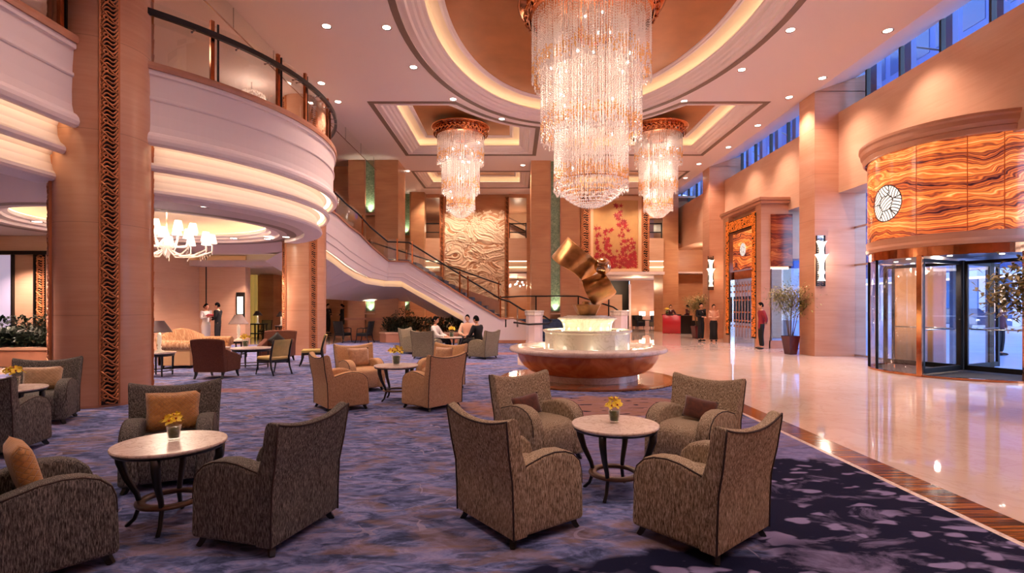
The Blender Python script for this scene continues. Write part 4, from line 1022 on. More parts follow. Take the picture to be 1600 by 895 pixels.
MB().box(VX(x0+.36), VX(x0+.4), VY(ya-.03), VY(ya+.05), .3, 3.0).build('side_mullion', M['steel'], vp)

# ------------------------------------------------------------------ outside: forecourt, facade
struct(MB().box(10.87, 70, -20, 80, -.32, -.02).build('ground_forecourt', marble('pale_forecourt', '#B4BCCB', '#D6DCE8', .35, None, .3)))  # ground colour raised towards white to read as brightly lit
bd = thing('building', 'blue lit building front across the forecourt outside', 'building', (40, 45, 0))
fc = plain('facade_blue', '#2C4680', .5); fd = plain('facade_glass', '#4F76AE', .15); fp = plain('facade_pier', '#D5DDEC', .5)
MB().box(0, 4, -35, 30, 4.2, 30).build('upper_wall', fc, bd)
MB().box(.4, 4, -35, 30, 0, 4.2).build('shop_glass', fd, bd)
pr = MB(); pn = MB()
for k in range(22): pr.box(-.4, .6, -34+k*3, -33.3+k*3, -.02, 4.2)
pr.build('piers', fp, bd)
for k in range(22):
    for z in (6, 10, 14, 18, 22, 26): pn.box(-.06, .02, -33.5+k*3, -31.3+k*3, z, z+2.6)
pn.build('upper_windows', plain('dusk_window', '#203A66', .2), bd)
MB().box(-2.5, 0, -35, 30, 4.0, 4.5).build('canopy', fp, bd)
MB().box(-2.4, -.2, -35, 30, 3.94, 3.99).build('canopy_lights', plain('canopy_light', (1, 1, 1), .5, emis=(1, .8, .6), es=1.4), bd)
MB().box(-.5, -.3, -35, 30, .9, .96).build('rail', fp, bd)
for (x, y, z0, z1) in ((.2, -10, .4, 3.4), (.2, -2, .4, 3.4), (.2, 7, .4, 3.4)):
    MB().box(x, x+.1, y, y+1.0, z0, z1).build('lit_window', plain('amber_window', (1, .7, .4), .5, emis=(1, .6, .3), es=.7), bd)
# end block closing the view beside the first pier
bd2 = thing('building', 'pale blue building side seen through the tall glazing beside the pier', 'building', (22, 50, 0))
MB().box(-6, 14.8, 10, 14, 0, 30).build('wall', fc, bd2); pn = MB()
for k in range(6):
    for z in (1, 5, 9, 13, 17): pn.box(-5+k*3, -3+k*3, 9.94, 10.02, z, z+2.8)
pn.build('windows', fd, bd2)
# ------------------------------------------------------------------ fountain with sculpture
ft = thing('fountain', 'round tiered marble fountain with copper red basin below the main chandelier', 'fountain', (FC[0], FC[1], 0))
MB().lathe([(0.01, .022), (1.20, .022), (1.20, .024), (1.78, .024)], 96).build('floor_ring_copper', marble('copper_floor', '#B06A44', '#CC8A60', .08), ft)
MB().lathe([(1.78, .026), (1.92, .026), (1.92, .0)], 96).build('floor_ring_dark', M['wood'], ft)
MB().lathe([(1.10, .02), (1.10, .16), (.9, .16)], 64).build('plinth', M['pink_marble'], ft, smooth=False)
MB().lathe([(.95, .13), (1.14, .15), (1.28, .20), (1.40, .29), (1.48, .39), (1.53, .49), (1.54, .60)], 96).build('copper_basin', M['copper_stone'], ft, smooth=True)
MB().lathe([(1.50, .595), (1.62, .60), (1.69, .615), (1.72, .64), (1.72, .67), (1.70, .70), (1.66, .712), (1.56, .72), (1.50, .73), (1.44, .735), (1.36, .73), (1.33, .70), (1.33, .62)], 96).build('rim', M['pink_marble'], ft, smooth=True)
MB().lathe([(.9, .665), (1.34, .665)], 96).build('water', plain('pool_water', '#D9C9A8', .04, spec=.8), ft)
MB().lathe([(.93, .62), (.93, 1.0), (.95, 1.03), (.98, 1.04), (.98, 1.075), (.93, 1.085), (.88, 1.075), (.88, 1.05)], 96).build('middle_tier', M['white_marble'], ft, smooth=False)
MB().lathe([(.5, 1.06), (.885, 1.06)], 64).build('middle_water', plain('tier_water', '#CFC39C', .04, spec=.8), ft)
MB().lathe([(.53, 1.06), (.53, 1.15), (.56, 1.24), (.61, 1.30), (.645, 1.31), (.65, 1.335), (.62, 1.345), (.60, 1.355), (.52, 1.36), (.52, 1.375), (.45, 1.38), (.45, 1.395), (0.01, 1.40)], 96).build('top_tier', M['white_marble'], ft, smooth=False)
for k in range(10):
    a = 2*pi*k/10+.35; lamp('fountain_lamp', 'POINT', (FC[0]+.78*cos(a), FC[1]+.78*sin(a), 1.10), 1.9, (1, .93, .62), size=.03)
for k in range(8):
    a = 2*pi*k/8; lamp('fountain_lamp', 'POINT', (FC[0]+1.2*cos(a), FC[1]+1.2*sin(a), .70), 1.1, (1, .93, .74), size=.06)
sc = thing('sculpture', 'twisted bronze ribbon sculpture with a polished ball on top of the fountain', 'sculpture', (FC[0], FC[1], 1.4))
MB().lathe([(.20, 0), (.22, .01), (.33, .22), (.32, .235), (.0, .235)], 7, cap0=True).build('bronze_base', M['bronze'], sc, rz=.2, bevel=.01)
def SP(u, v, dy):   # sculpture view coordinates -> local
    X, Y, Z = at(840+u/5.594, 360+v/5.594, FC[1]+dy); return (X-FC[0], Y-FC[1], Z-1.4)
stn = [((262,72),(128,226),.16),((272,60),(130,242),.10),((292,82),(145,262),.03),((345,128),(195,300),-.06),((420,190),(262,338),-.08),((480,232),(320,372),-.02),((512,262),(360,410),.05),((522,300),(385,438),.13),((530,345),(400,455),.17)]
def ribbon_mesh(stn, name):
    P = [(Vector(SP(*a, dd*1.9)), Vector(SP(*b_, dd*2.3))) for a, b_, dd in stn]; n = len(P); out = []
    for i in range(n-1):
        for s in range(8):
            u = s/8; q = [P[max(i-1, 0)], P[i], P[i+1], P[min(i+2, n-1)]]
            def cm(c_): a0, a1, a2, a3 = (x[c_] for x in q); return .5*((2*a1)+(a2-a0)*u+(2*a0-5*a1+4*a2-a3)*u*u+(3*a1-a0-3*a2+a3)*u**3)
            out.append((cm(0), cm(1)))
    out.append(P[-1]); m = len(out)-1
    MB().grid(lambda u, v: tuple(out[int(round(u*m))][0]*(1-v)+out[int(round(u*m))][1]*v), m, 4).build(name, M['bronze'], sc, smooth=True, solid=.035, bevel=.006)
ribbon_mesh(stn, 'upper_ribbon')
stn = [((575,362),(384,440),.10),((592,385),(392,458),.03),((612,412),(400,490),-.05),((640,455),(425,555),-.10),((668,500),(452,600),-.07),((686,533),(474,634),.0),((668,556),(500,646),.08),((640,582),(530,650),.14)]
ribbon_mesh(stn, 'lower_ribbon')
p = SP(568, 312, -.02); MB().ball(p, .185, 48).build('polished_ball', M['mirror_bronze'], sc, smooth=True)
MB().lathe([(.12, .2), (.10, .30)], 24).build('foot_pin', M['bronze'], sc, smooth=True)

# ------------------------------------------------------------------ crystal chandeliers
def oct_(mb, x, y, z, r, h):
    mb.add([(x, y, z+h), (x+r, y, z), (x, y+r, z), (x-r, y, z), (x, y-r, z), (x, y, z-h)], [(0,1,2),(0,2,3),(0,3,4),(0,4,1),(5,2,1),(5,3,2),(5,4,3),(5,1,4)])
def chandelier(name, label, loc, R, ztop, tiers, dome_z, dz, br, crown=True, seed=1):
    rr = random.Random(seed); t = thing(name, label, 'chandelier', loc, 0, None)
    H = CEIL+.54-.02
    z0 = ztop
    MB().lathe([(R*1.0, z0), (R*1.02, z0+.03), (R*1.04, z0+.06), (R*1.02, z0+.27), (R*1.06, z0+.29), (R*1.16, z0+.33), (R*1.2, z0+.36), (R*1.19, z0+.39), (R*1.1, z0+.41), (R*.3, z0+.42)], 64).build('crown', M['copper'], t, smooth=True)
    MB().lathe([(.0, z0+.10), (R*.99, z0+.10)], 48).build('crown_plate', M['copper'], t)
    MB().lathe([(R*.4, z0+.3), (R*.4, H)], 32).build('ceiling_mount', M['copper'], t)
    lf = MB(); n = 34
    for k in range(n):
        a = 2*pi*k/n; q = .17
        for (da, zb, tw) in ((0, 0.04, 1), (.09, .08, -1)):
            P = []
            for i in range(5):
                u = i/4; wv = sin(pi*u)*.04+.012; rr_ = R*1.045+.05*sin(pi*u); aa = a+da+tw*.055*(u-.5)*2.4
                P.append([(rr_*cos(aa-wv/R), rr_*sin(aa-wv/R), z0+zb+u*q), (rr_*1.03*cos(aa), rr_*1.03*sin(aa), z0+zb+u*q), (rr_*cos(aa+wv/R), rr_*sin(aa+wv/R), z0+zb+u*q)])
            lf.loops(P, closed=False)
    lf.build('crown_leaves', M['copper'], t, smooth=True)
    for r_, za, zb, jit, sp in tiers:
        cr_ = MB(); am = MB(); n = int(2*pi*r_/sp)
        for layer in (0, 1):
            rl = r_*(1-.10*layer)
            for k in range(n):
                a = 2*pi*(k+.5*layer+rr.uniform(-.2, .2))/n; x, y = rl*cos(a), rl*sin(a)
                ze = zb+rr.random()**2*jit*.8+.12*jit*sin(a*9); z = za
                cr_.tube([(x, y, za), (x, y, ze)], .0035*br, 3, caps=False)
                amb_z = ze+.32+.2*rr.random(); amb2 = za-(za-zb)*.45 if za-zb > 1.8 else -9
                while z > ze:
                    h = dz*(.7+.6*rr.random()); w_ = (.010+.006*rr.random())*br
                    isamb = (z < ze+.40 and z > ze+.10 and rr.random() < .72)
                    oct_(am if isamb else cr_, x, y, z-h/2, w_*(1.25 if isamb else 1), h*.5*(1.4 if isamb else 1)); z -= h*1.05
                oct_(cr_, x, y, ze-.03, .022*br, .045)
        c1 = cr_.build('crystal_strands', M['crystal'], t); c1['kind'] = 'stuff'
        c2 = am.build('amber_drops', M['amber'], t); c2['kind'] = 'stuff'
    # bottom bowl of beads
    r3, zb = tiers[-1][0], tiers[-1][2]; b = MB()
    nr = 9
    for i in range(nr):
        u = i/nr; rr_ = r3*(1-u*.96); zz_ = zb+.15-(zb+.15-dome_z)*sin(u*pi/2)**.8; m = max(5, int(2*pi*rr_/(.05*br)))
        for k in range(m):
            a = 2*pi*(k+.5*(i % 2))/m; oct_(b, rr_*cos(a), rr_*sin(a), zz_, .02*br, .03*br)
    c1 = b.build('bead_bowl', M['crystal'], t); c1['kind'] = 'stuff'
    MB().lathe([(r3*1.0, zb+.17), (r3*.99, zb+.19)], 48).build('bowl_ring', M['copper'], t)
    for k in range(26 if R > 1.3 else 16):
        ti = tiers[k % len(tiers)]; a = rr.random()*6.28; r_ = ti[0]*(.72+.15*rr.random()); z = ti[1]-(ti[1]-ti[2])*(.25+.65*rr.random())
        MB().ball((r_*cos(a), r_*sin(a), z), .022*br, 8, sz=1.5).build('bulb', M['bulb'], t, smooth=True)
    return t
chandelier('crystal_chandelier', 'huge three tier crystal chandelier in the centre of the oval dome', (1.83, 12.5, 0), 1.45, 8.38, [(1.40, 8.4, 6.95, .35, .085), (1.19, 8.35, 5.55, .30, .075), (.875, 8.3, 4.35, .22, .062)], 3.95, .055, 1.0, seed=1)
small_t = [(.93, 8.4, 7.30, .28, .085), (.76, 8.35, 6.15, .26, .08), (.57, 8.3, 5.45, .2, .075)]
ch = chandelier('crystal_chandelier', 'smaller crystal chandelier left of the huge one, in the left square coffer', (-2.14, 21.1, 0), .98, 8.38, small_t, 5.15, .06, 1.35, seed=2)
dup(ch, (5.8, 21.1, 0), .7, 'smaller crystal chandelier right of the huge one, before the red leaf picture')

# ------------------------------------------------------------------ downlight fittings
dt = None
for px, py, lb in DL:
    p = up(px, py, CEIL)
    if dt is None:
        dt = thing('ceiling_downlight', lb, 'ceiling light', (p[0], p[1], CEIL), 0, 'downlights in the tall ceiling')
        MB().lathe([(.095, -.0), (.125, -.012), (.13, -.004), (.13, 0)], 24).build('trim_ring', M['steel'], dt, smooth=True)
        MB().lathe([(0.001, -.004), (.095, -.004)], 24).build('lens', M['bulb'], dt)
    else: dup(dt, (p[0], p[1], CEIL), 0, lb)
gd = [((745/2.98/1, 0), 0)]
for (px, py, z, lb) in ((321, 322, 3.65, 'downlight in the lower ceiling at the near edge of the round coffer'), (365, 372, 3.65, 'downlight in the lower ceiling right of the shaded chandelier'), (58, 346, 3.65, 'downlight in the lower ceiling at far left beside the coffer'), (463, 348, 3.65, 'downlight near the balcony edge above the second round column, upper'), (447, 370, 3.65, 'downlight near the balcony edge above the second round column, lower'), (418, 373, 3.65, 'small downlight left of the second round column')):
    p = up(px, py, z)
    c = dup(dt, (p[0], p[1], z-.002), 0, lb, 'downlights in the lower gallery ceiling')
    lamp('gallery_spot_and_fill', 'SPOT', (p[0], p[1], z-.05), 60, PINK, size=.05, spot=math.radians(110), blend=.9)

# ------------------------------------------------------------------ armchairs
def armchair(name, label, loc, f, mat, pip, group, w=.71, top=.76, feet=True):
    t = thing(name, label, 'armchair', (loc[0], loc[1], 0), face(*f), group)
    d0, d1 = -.32, .32        # back and front edges (local y)
    # backrest: closed section swept across the width
    sec = []
    def section(s):           # s -1..1 : list of (y, z)
        a = abs(s); rise = .055*(a**2.2); fw = .035*a*a
        H = .825+rise; x = s
        tp = H
        return [(d0+.0, .075), (d0-.003, .25), (d0-.012, .45), (d0-.045, .62), (d0-.085+fw*.3, tp-.04), (d0-.088+fw*.4, tp-.015), (d0-.07+fw, tp), (d0-.045+fw, tp+.002), (d0-.018+fw, tp-.018),
                (d0-.005+fw, tp-.05), (d0+.045+fw*.6, .64), (d0+.105+fw*.3, .50), (d0+.12, .40), (d0+.12, .075)]
    L = []; n = 22
    for i in range(n+1):
        s = -1+2*i/n; pts = []
        for (y, z) in section(s):
            k = max(0, min(1, (z-.42)/.44)); hw = (w/2)*(1-k)+(top/2)*k
            pts.append((s*hw, y, z))
        L.append(pts)
    mb = MB(); mb.loops(L); m = len(L[0]); mb.add(L[0], [tuple(range(m))]); mb.add(L[-1], [tuple(range(m))[::-1]])
    mb.build('backrest', mat, t, smooth=False, bevel=.018, seg=3, fixn=True).data.polygons.foreach_set('use_smooth', [True]*len(mb.f))
    # piping along the back edge
    pp = []
    def sidept(s, j): 
        y, z = section(s)[j]; k = max(0, min(1, (z-.42)/.44)); hw = (w/2)*(1-k)+(top/2)*k; return (s*hw, y, z)
    pp = [sidept(-1, j) for j in (0, 1, 2, 3, 4)]+[(sidept(-1, 5)[0]+.008, sidept(-1, 5)[1], sidept(-1, 5)[2])]+[sidept(-1+2*i/n, 5) for i in range(1, n)]+[sidept(1, j) for j in (5, 4, 3, 2, 1, 0)]
    MB().tube(pp, .0065, 6).build('piping', pip, t, smooth=True)
    # arms
    prof = [(d0+.09, .075), (d0+.09, .545), (d0+.16, .565), (d0+.26, .592), (d0+.36, .602), (d0+.46, .592), (d0+.54, .562), (d0+.60, .505), (d0+.625, .44), (d0+.63, .35), (d1+.0, .075)]
    wa = .15
    for s in (-1, 1):
        xo, xi = s*(w/2-.003), s*(w/2-wa)
        V = [(xo, y, z) for y, z in prof]+[(xi, y, z) for y, z in prof]; q = len(prof)
        mb = MB().add(V, [tuple(range(q)), tuple(range(q, 2*q))[::-1]]+[(i, q+i, q+(i+1) % q, (i+1) % q) for i in range(q)])
        o = mb.build('armrest', mat, t, bevel=.034, seg=4, fixn=True); o.data.polygons.foreach_set('use_smooth', [True]*len(mb.f))
        MB().tube([(s*(w/2-.013), y-(.004 if y > .1 else 0), z-.009) for y, z in prof[1:8]]+[(s*(w/2-.016), d1-.022, .42), (s*(w/2-.016), d1-.017, .33)], .0055, 6).build('arm_piping', pip, t, smooth=True)
    # seat: rounded cushion with rolled front, and apron
    sp = [(d0+.1, .30), (d0+.1, .435), (d0+.25, .445), (d0+.42, .45), (d0+.54, .44), (d0+.61, .405), (d0+.635, .36), (d0+.625, .22), (d0+.60, .075), (d0+.1, .075)]
    xs = w/2-wa+.012; V = [(-xs, y, z) for y, z in sp]+[(xs, y, z) for y, z in sp]; q = len(sp)
    mb = MB().add(V, [tuple(range(q)), tuple(range(q, 2*q))[::-1]]+[(i, q+i, q+(i+1) % q, (i+1) % q) for i in range(q)])
    o = mb.build('seat', mat, t, bevel=.02, seg=3, fixn=True); o.data.polygons.foreach_set('use_smooth', [True]*len(mb.f))
    for sx in (-1, 1):
        for y, o_ in ((d0+.05, -.03), (d1-.07, .03)):
            P = [(sx*(w/2-.065), y, .09), (sx*(w/2-.055), y+o_*.5, .045), (sx*(w/2-.035), y+o_, .012)]
            MB().tube(P, [.034, .027, .022], 4, sq=1).build('foot', M['black'], t)
    return t
def cushion(name, label, loc, rz, tilt, mat, w=.44, h=.36, d=.11, group=None, roll=0):
    def f(u, v):
        x, y = 2*u-1, 2*v-1
        return x, y
    mb = MB(); n = 10
    for sgn in (1, -1):
        def fn(u, v, sgn=sgn):
            x, y = 2*u-1, 2*v-1; b = (max(0, (1-x**4))*max(0, (1-y**4)))**.5; pin = 1-.07*(1-abs(x))*abs(y)**3; pin2 = 1-.07*(1-abs(y))*abs(x)**3
            return (x*w/2*pin2, sgn*d/2*b*1.0, y*h/2*pin)
        mb.grid(fn, n, n)
    o = mb.build(name, mat, None, smooth=True, fixn=True); tag(o, label, 'cushion', group)
    o.matrix_world = Matrix.Translation(loc) @ Matrix.Rotation(rz, 4, 'Z') @ Matrix.Rotation(tilt, 4, 'X') @ Matrix.Rotation(roll, 4, 'Y')
    return o
def chair_cushion(ct, name, label, mat, w=.44, h=.36, d=.12, off=0, roll=0, fy=-.10):
    rz = ct.rotation_euler.z; c = Vector((off, fy, .45+h/2*.97)); c.rotate(Matrix.Rotation(rz, 3, 'Z'))
    cushion(name, label, (ct.location.x+c.x, ct.location.y+c.y, c.z), rz, rad(14), mat, w, h, d, None, roll)

g1 = 'brown and cream tweed armchairs round the centre table'
a1 = armchair('armchair', 'tweed armchair seen from behind, front left of the centre marble table', (.042, 3.863), (.80, .60), M['tweed'], M['piping'], g1)
a2 = dup(a1, (1.29, 3.647, 0), face(-.648, .762), 'tweed armchair seen from behind, front right of the centre marble table')
a3 = dup(a1, (.275, 5.50, 0), face(.60, -.80), 'tweed armchair facing us behind the centre table on the left, with brown cushion')
a4 = dup(a1, (1.78, 5.27, 0), face(-.73, -.69), 'tweed armchair facing us behind the centre table on the right, with brown cushion')
chair_cushion(a3, 'cushion', 'small dark brown velvet cushion in the rear left tweed armchair', M['pillow_b'], .36, .22, .10, off=.10, roll=.1)
chair_cushion(a4, 'cushion', 'small dark brown velvet cushion in the rear right tweed armchair', M['pillow_b'], .36, .22, .10, off=-.04, roll=-.1)
b1 = armchair('armchair', 'grey armchair seen from behind, right of the left marble table', (-1.734, 3.707), (-.963, .269), M['tweed_g'], M['piping'], 'grey armchairs on the left')
b2 = dup(b1, (-3.13, 4.80, 0), face(.45, -.89), 'grey armchair facing us behind the left marble table, with orange cushion')
b3 = dup(b1, (-2.90, 3.22, 0), face(.64, .77), 'grey armchair at the lower left corner of the view, with orange cushion')
chair_cushion(b2, 'cushion', 'orange quilted cushion in the grey armchair behind the left table', M['pillow_o'], .44, .36, .11)
chair_cushion(b3, 'cushion', 'orange quilted cushion in the corner armchair at lower left', M['pillow_o'], .44, .36, .12, fy=-.08)
b4 = dup(b1, (-6.46, 7.16, 0), face(.47, -.88), 'grey armchair with tan cushion before the big round column')
chair_cushion(b4, 'cushion', 'tan quilted cushion in the grey armchair by the big round column', velvet('tan_quilted_satin', '#BE9468', '#D8B284', True), .44, .32, .11)
b5 = dup(b1, (-5.62, 5.70, 0), face(-.2, .98), 'grey armchair seen from behind at the left edge of the view')
g3 = 'apricot armchairs round the middle table'
c1 = armchair('armchair', 'apricot armchair seen from behind, front left of the middle table', (-2.70, 8.22), (.80, .60), M['tweed_o'], M['piping'], g3)
c2 = dup(c1, (-1.30, 8.28, 0), face(-.78, .62), 'apricot armchair seen from behind, front right of the middle table')
c3 = dup(c1, (-2.90, 9.95, 0), face(.64, -.77), 'apricot armchair facing us behind the middle table, on its left')
c4 = dup(c1, (-1.42, 10.1, 0), face(-.50, -.87), 'apricot armchair behind the middle table on its right, half hidden')
chair_cushion(c3, 'cushion', 'tan satin cushion in the rear left apricot armchair', M['pillow_t'], .42, .36, .12)
chair_cushion(c4, 'cushion', 'tan satin cushion in the rear right apricot armchair', M['pillow_t'], .42, .36, .12)
g5 = 'khaki armchairs of the seated guests'
e1 = armchair('armchair', 'khaki armchair seen from behind, nearer one left of the seated guests', (-2.62, 16.0), (.35, .94), M['tweed_k'], M['piping'], g5)
e2 = dup(e1, (-3.35, 17.6, 0), face(.9, -.3), 'khaki armchair left of the seated guests, further one')
e3 = dup(e1, (-.955, 16.03, 0), face(-.85, .5), 'khaki armchair holding the man in black, seen from behind')
e4 = dup(e1, (-1.55, 18.15, 0), face(-.1, -1), 'khaki armchair facing us, holding the man in the pale shirt')

# ------------------------------------------------------------------ round tables and flowers
def round_table(label, loc, rot=.2, r=.37, h=.60):
    t = thing('side_table', label, 'table', (loc[0], loc[1], 0), rot, 'round marble tables')
    MB().lathe([(0.001, h-.028), (r-.02, h-.028), (r-.004, h-.02), (r, h-.010), (r-.004, h-.001), (r-.012, h), (0.001, h)], 64).build('marble_top', M['top'], t, smooth=False)
    MB().lathe([(r-.06, h-.045), (r-.018, h-.045), (r-.010, h-.028)], 64).build('top_rim', M['black'], t, smooth=True)
    for k in range(4):
        a = k*pi/2; P = []
        for u, rr_, z in ((0, r-.045, h-.04), (.2, r-.05, h-.12), (.4, r-.09, h-.24), (.6, r-.155, h-.36), (.75, r-.175, .16), (.9, r-.14, .06), (1, r-.09, .012)):
            P.append((rr_*cos(a), rr_*sin(a), z))
        MB().tube(P, [.042, .040, .032, .025, .021, .018, .019], 6, sq=.8).build('leg', M['black'], t, smooth=True)
    MB().lathe([(r-.21, .168), (r-.15, .168), (r-.145, .18), (r-.15, .192), (r-.21, .192), (r-.215, .18), (r-.21, .168)], 48).build('lower_ring', plain('dark_walnut', '#5A3B28', .3), t, smooth=True)
    MB().lathe([(.001, .176), (r-.21, .176)], 48).build('glass_shelf', M['glass'], t)
    return t
t1 = round_table('round marble topped table between the four centre tweed armchairs', (.863, 4.48), -.5)
t2 = dup(t1, (-2.53, 3.87, 0), .3, 'round marble topped table between the grey armchairs at left')
t3 = dup(t1, (-2.0, 8.91, 0), .8, 'round marble topped table between the apricot armchairs')
t4 = dup(t1, (-6.18, 6.42, 0), .4, 'round marble topped table at the left edge beside the grey armchairs')
t5 = dup(t1, (-2.03, 16.9, 0), .4, 'round table between the seated guests')
def vase(name, label, loc, z, s=1, nf=7, seed=1, square=False):
    rr = random.Random(seed); t = thing(name, label, 'flowers', (loc[0], loc[1], z), 0, 'yellow orchids in glass vases')
    H = .115*s; R0, R1 = .040*s, .052*s
    MB().lathe([(0.001, .004), (R0, .004), (R0+.004, .012), (R1, H), (R1-.003, H), (R0-.002, .02), (0.001, .018)], 24).build('glass_vase', M['glass_b'], t, smooth=True)
    MB().lathe([(0.001, .02), (R0*.86, .02), (R1*.9, H*.86), (0.001, H*.86)], 20).build('leaf_lining', plain('rolled_leaf', '#3E5A22', .4, var=.5, vscale=25), t, smooth=True)
    for k in range(nf):
        a = 2*pi*k/nf+.3*rr.random(); q = (.025+.035*rr.random())*s*(0 if k == 0 else 1.2); c = Vector((q*cos(a), q*sin(a), H+(.035+.035*rr.random()+(.03 if k == 0 else 0))*s))
        nrm = Vector((cos(a)*.8*(k > 0), sin(a)*.8*(k > 0), .7)).normalized(); u = nrm.orthogonal().normalized(); v = nrm.cross(u)
        mb = MB(); mb.smooth = True
        for j in range(5):
            b_ = 2*pi*j/5+rr.random(); dd = u*cos(b_)+v*sin(b_); e = u*-sin(b_)+v*cos(b_); L_ = .047*s
            pts = [c, c+dd*L_*.5+e*L_*.35+nrm*.006*s, c+dd*L_+nrm*.012*s, c+dd*L_*.5-e*L_*.35+nrm*.006*s, c+dd*L_*.55+nrm*.002*s]
            mb.add(pts, [(0, 1, 4), (1, 2, 4), (2, 3, 4), (3, 0, 4)])
        mb.mi = 1; mb.ball(tuple(c+nrm*.006*s), .009*s, 6); mb.build('orchid_bloom', [M['petal'], M['petal_c']], t)
    return t
v1 = vase('flower_vase', 'yellow orchids in a glass vase on the centre marble table', (.86, 4.50), .60, 1.0, 8, 1)
v2 = vase('flower_vase', 'yellow orchids in a glass vase on the left marble table', (-2.54, 3.92), .60, .95, 8, 4)
v3 = vase('flower_vase', 'yellow orchids in a glass vase on the table between apricot armchairs', (-2.0, 8.93), .60, 1.5, 9, 5)
v4 = vase('flower_vase', 'yellow orchids in a low vase at the left edge of the view', (-6.10, 6.40), .60, 1.25, 9, 6)
v5 = vase('flower_vase', 'yellow orchids on the table of the seated guests', (-2.0, 16.85), .60, 1.6, 8, 7)

# ------------------------------------------------------------------ lounge furniture behind the column
# sofa (faces +X in the room)
so = thing('sofa', 'camelback sofa in orange brown patterned damask beside the table lamps', 'sofa', (-8.62, 14.3, 0), face(1, 0))
dam = tweed('damask', '#A0714E', '#B98A64', '#DDBE98', 9)
W = 1.95
def rolled(mb, x0, x1, y, z, r): mb.tube([(x0, y, z), (x1, y, z)], r, 20)
bk = []
for i in range(25):
    s = -1+2*i/24; H = .80+.20*cos(s*pi/2)**1.2*(1-.0*s); x = s*W/2
    bk.append([(x, -.42, .1), (x, -.44, .5), (x, -.50, H-.06), (x, -.47, H), (x, -.41, H-.02), (x, -.33, .6), (x, -.28, .42), (x, -.28, .1)])
mb = MB().loops(bk); m_ = 8; mb.add(bk[0], [tuple(range(m_))]); mb.add(bk[-1], [tuple(range(m_))[::-1]]); mb.build('backrest', dam, so, smooth=True, fixn=True)
MB().box(-W/2+.1, W/2-.1, -.3, .40, .08, .30).build('base', plain('tan_linen', '#C79B6A', .8), so, bevel=.02)
for s in (-1, 0, 1): MB().box(s*.58-.28, s*.58+.28, -.28, .43, .30, .47).build('seat_cushion', dam, so, bevel=.05, seg=4)
for s in (-1, 1):
    mb = MB().box(s*W/2-(.17 if s > 0 else 0), s*W/2+(0 if s > 0 else .17), -.42, .40, .08, .56); mb.build('arm_panel', plain('tan_linen_side', '#C79B6A', .8), so, bevel=.02)
    MB().tube([(s*(W/2-.06), -.42, .60), (s*(W/2-.06), .44, .60)], .125, 24).build('rolled_arm', dam if s > 0 else dam, so, smooth=False, bevel=.01)
    for y in (-.36, .34): MB().tube([(s*(W/2-.12), y, .09), (s*(W/2-.12), y, .012)], [.035, .022], 6).build('foot', M['black'], so)
# brown armchair, back towards us
ba = thing('armchair', 'dark brown ribbed armchair with its back to us in front of the sofa', 'armchair', (-6.60, 11.68, 0), face(.05, 1))
mb = MB(); L = []
for i in range(13):
    s = -1+2*i/12; x = s*.35*1.0; H = .90-.03*abs(s)**3
    L.append([(x, -.30, .16), (x, -.34, .5), (x*1.06, -.40, H-.03), (x*1.06, -.38, H), (x*1.05, -.31, H-.02), (x, -.22, .5), (x, -.2, .16)])
mb.loops(L); mb.add(L[0], [tuple(range(7))]); mb.add(L[-1], [tuple(range(7))[::-1]]); mb.build('backrest', M['tweed_b'], ba, smooth=False, bevel=.02, seg=3, fixn=True)
for s in (-1, 1):
    pr = [(-.22, .16), (-.22, .66), (-.05, .60), (.20, .53), (.30, .50), (.33, .42), (.30, .16)]
    q = len(pr); V = [(s*.36, y, z) for y, z in pr]+[(s*.25, y, z) for y, z in pr]
    MB().add(V, [tuple(range(q)), tuple(range(q, 2*q))[::-1]]+[(i, q+i, q+(i+1) % q, (i+1) % q) for i in range(q)]).build('armrest', M['tweed_b'], ba, bevel=.03, seg=3, fixn=True)
MB().box(-.26, .26, -.2, .30, .16, .42).build('seat', M['tweed_b'], ba, bevel=.04, seg=3)
for sx in (-1, 1):
    for y, o_ in ((-.27, -.06), (.25, .05)): MB().tube([(sx*.30, y, .18), (sx*.30, y+o_*.3, .1), (sx*.31, y+o_, .012)], [.04, .028, .02], 4).build('leg', M['black'], ba)
# brown armchair facing us with black cushion
bb = dup(ba, (-6.78, 15.0, 0), face(.15, -1), 'brown armchair facing us left of the second round column, with black cushion')
bb.scale = (1.22, 1.1, 1)
chair_cushion(bb, 'cushion', 'black satin cushion set on its corner in the brown armchair', M['pillow_k'], .36, .36, .12, roll=pi/4, fy=.0)
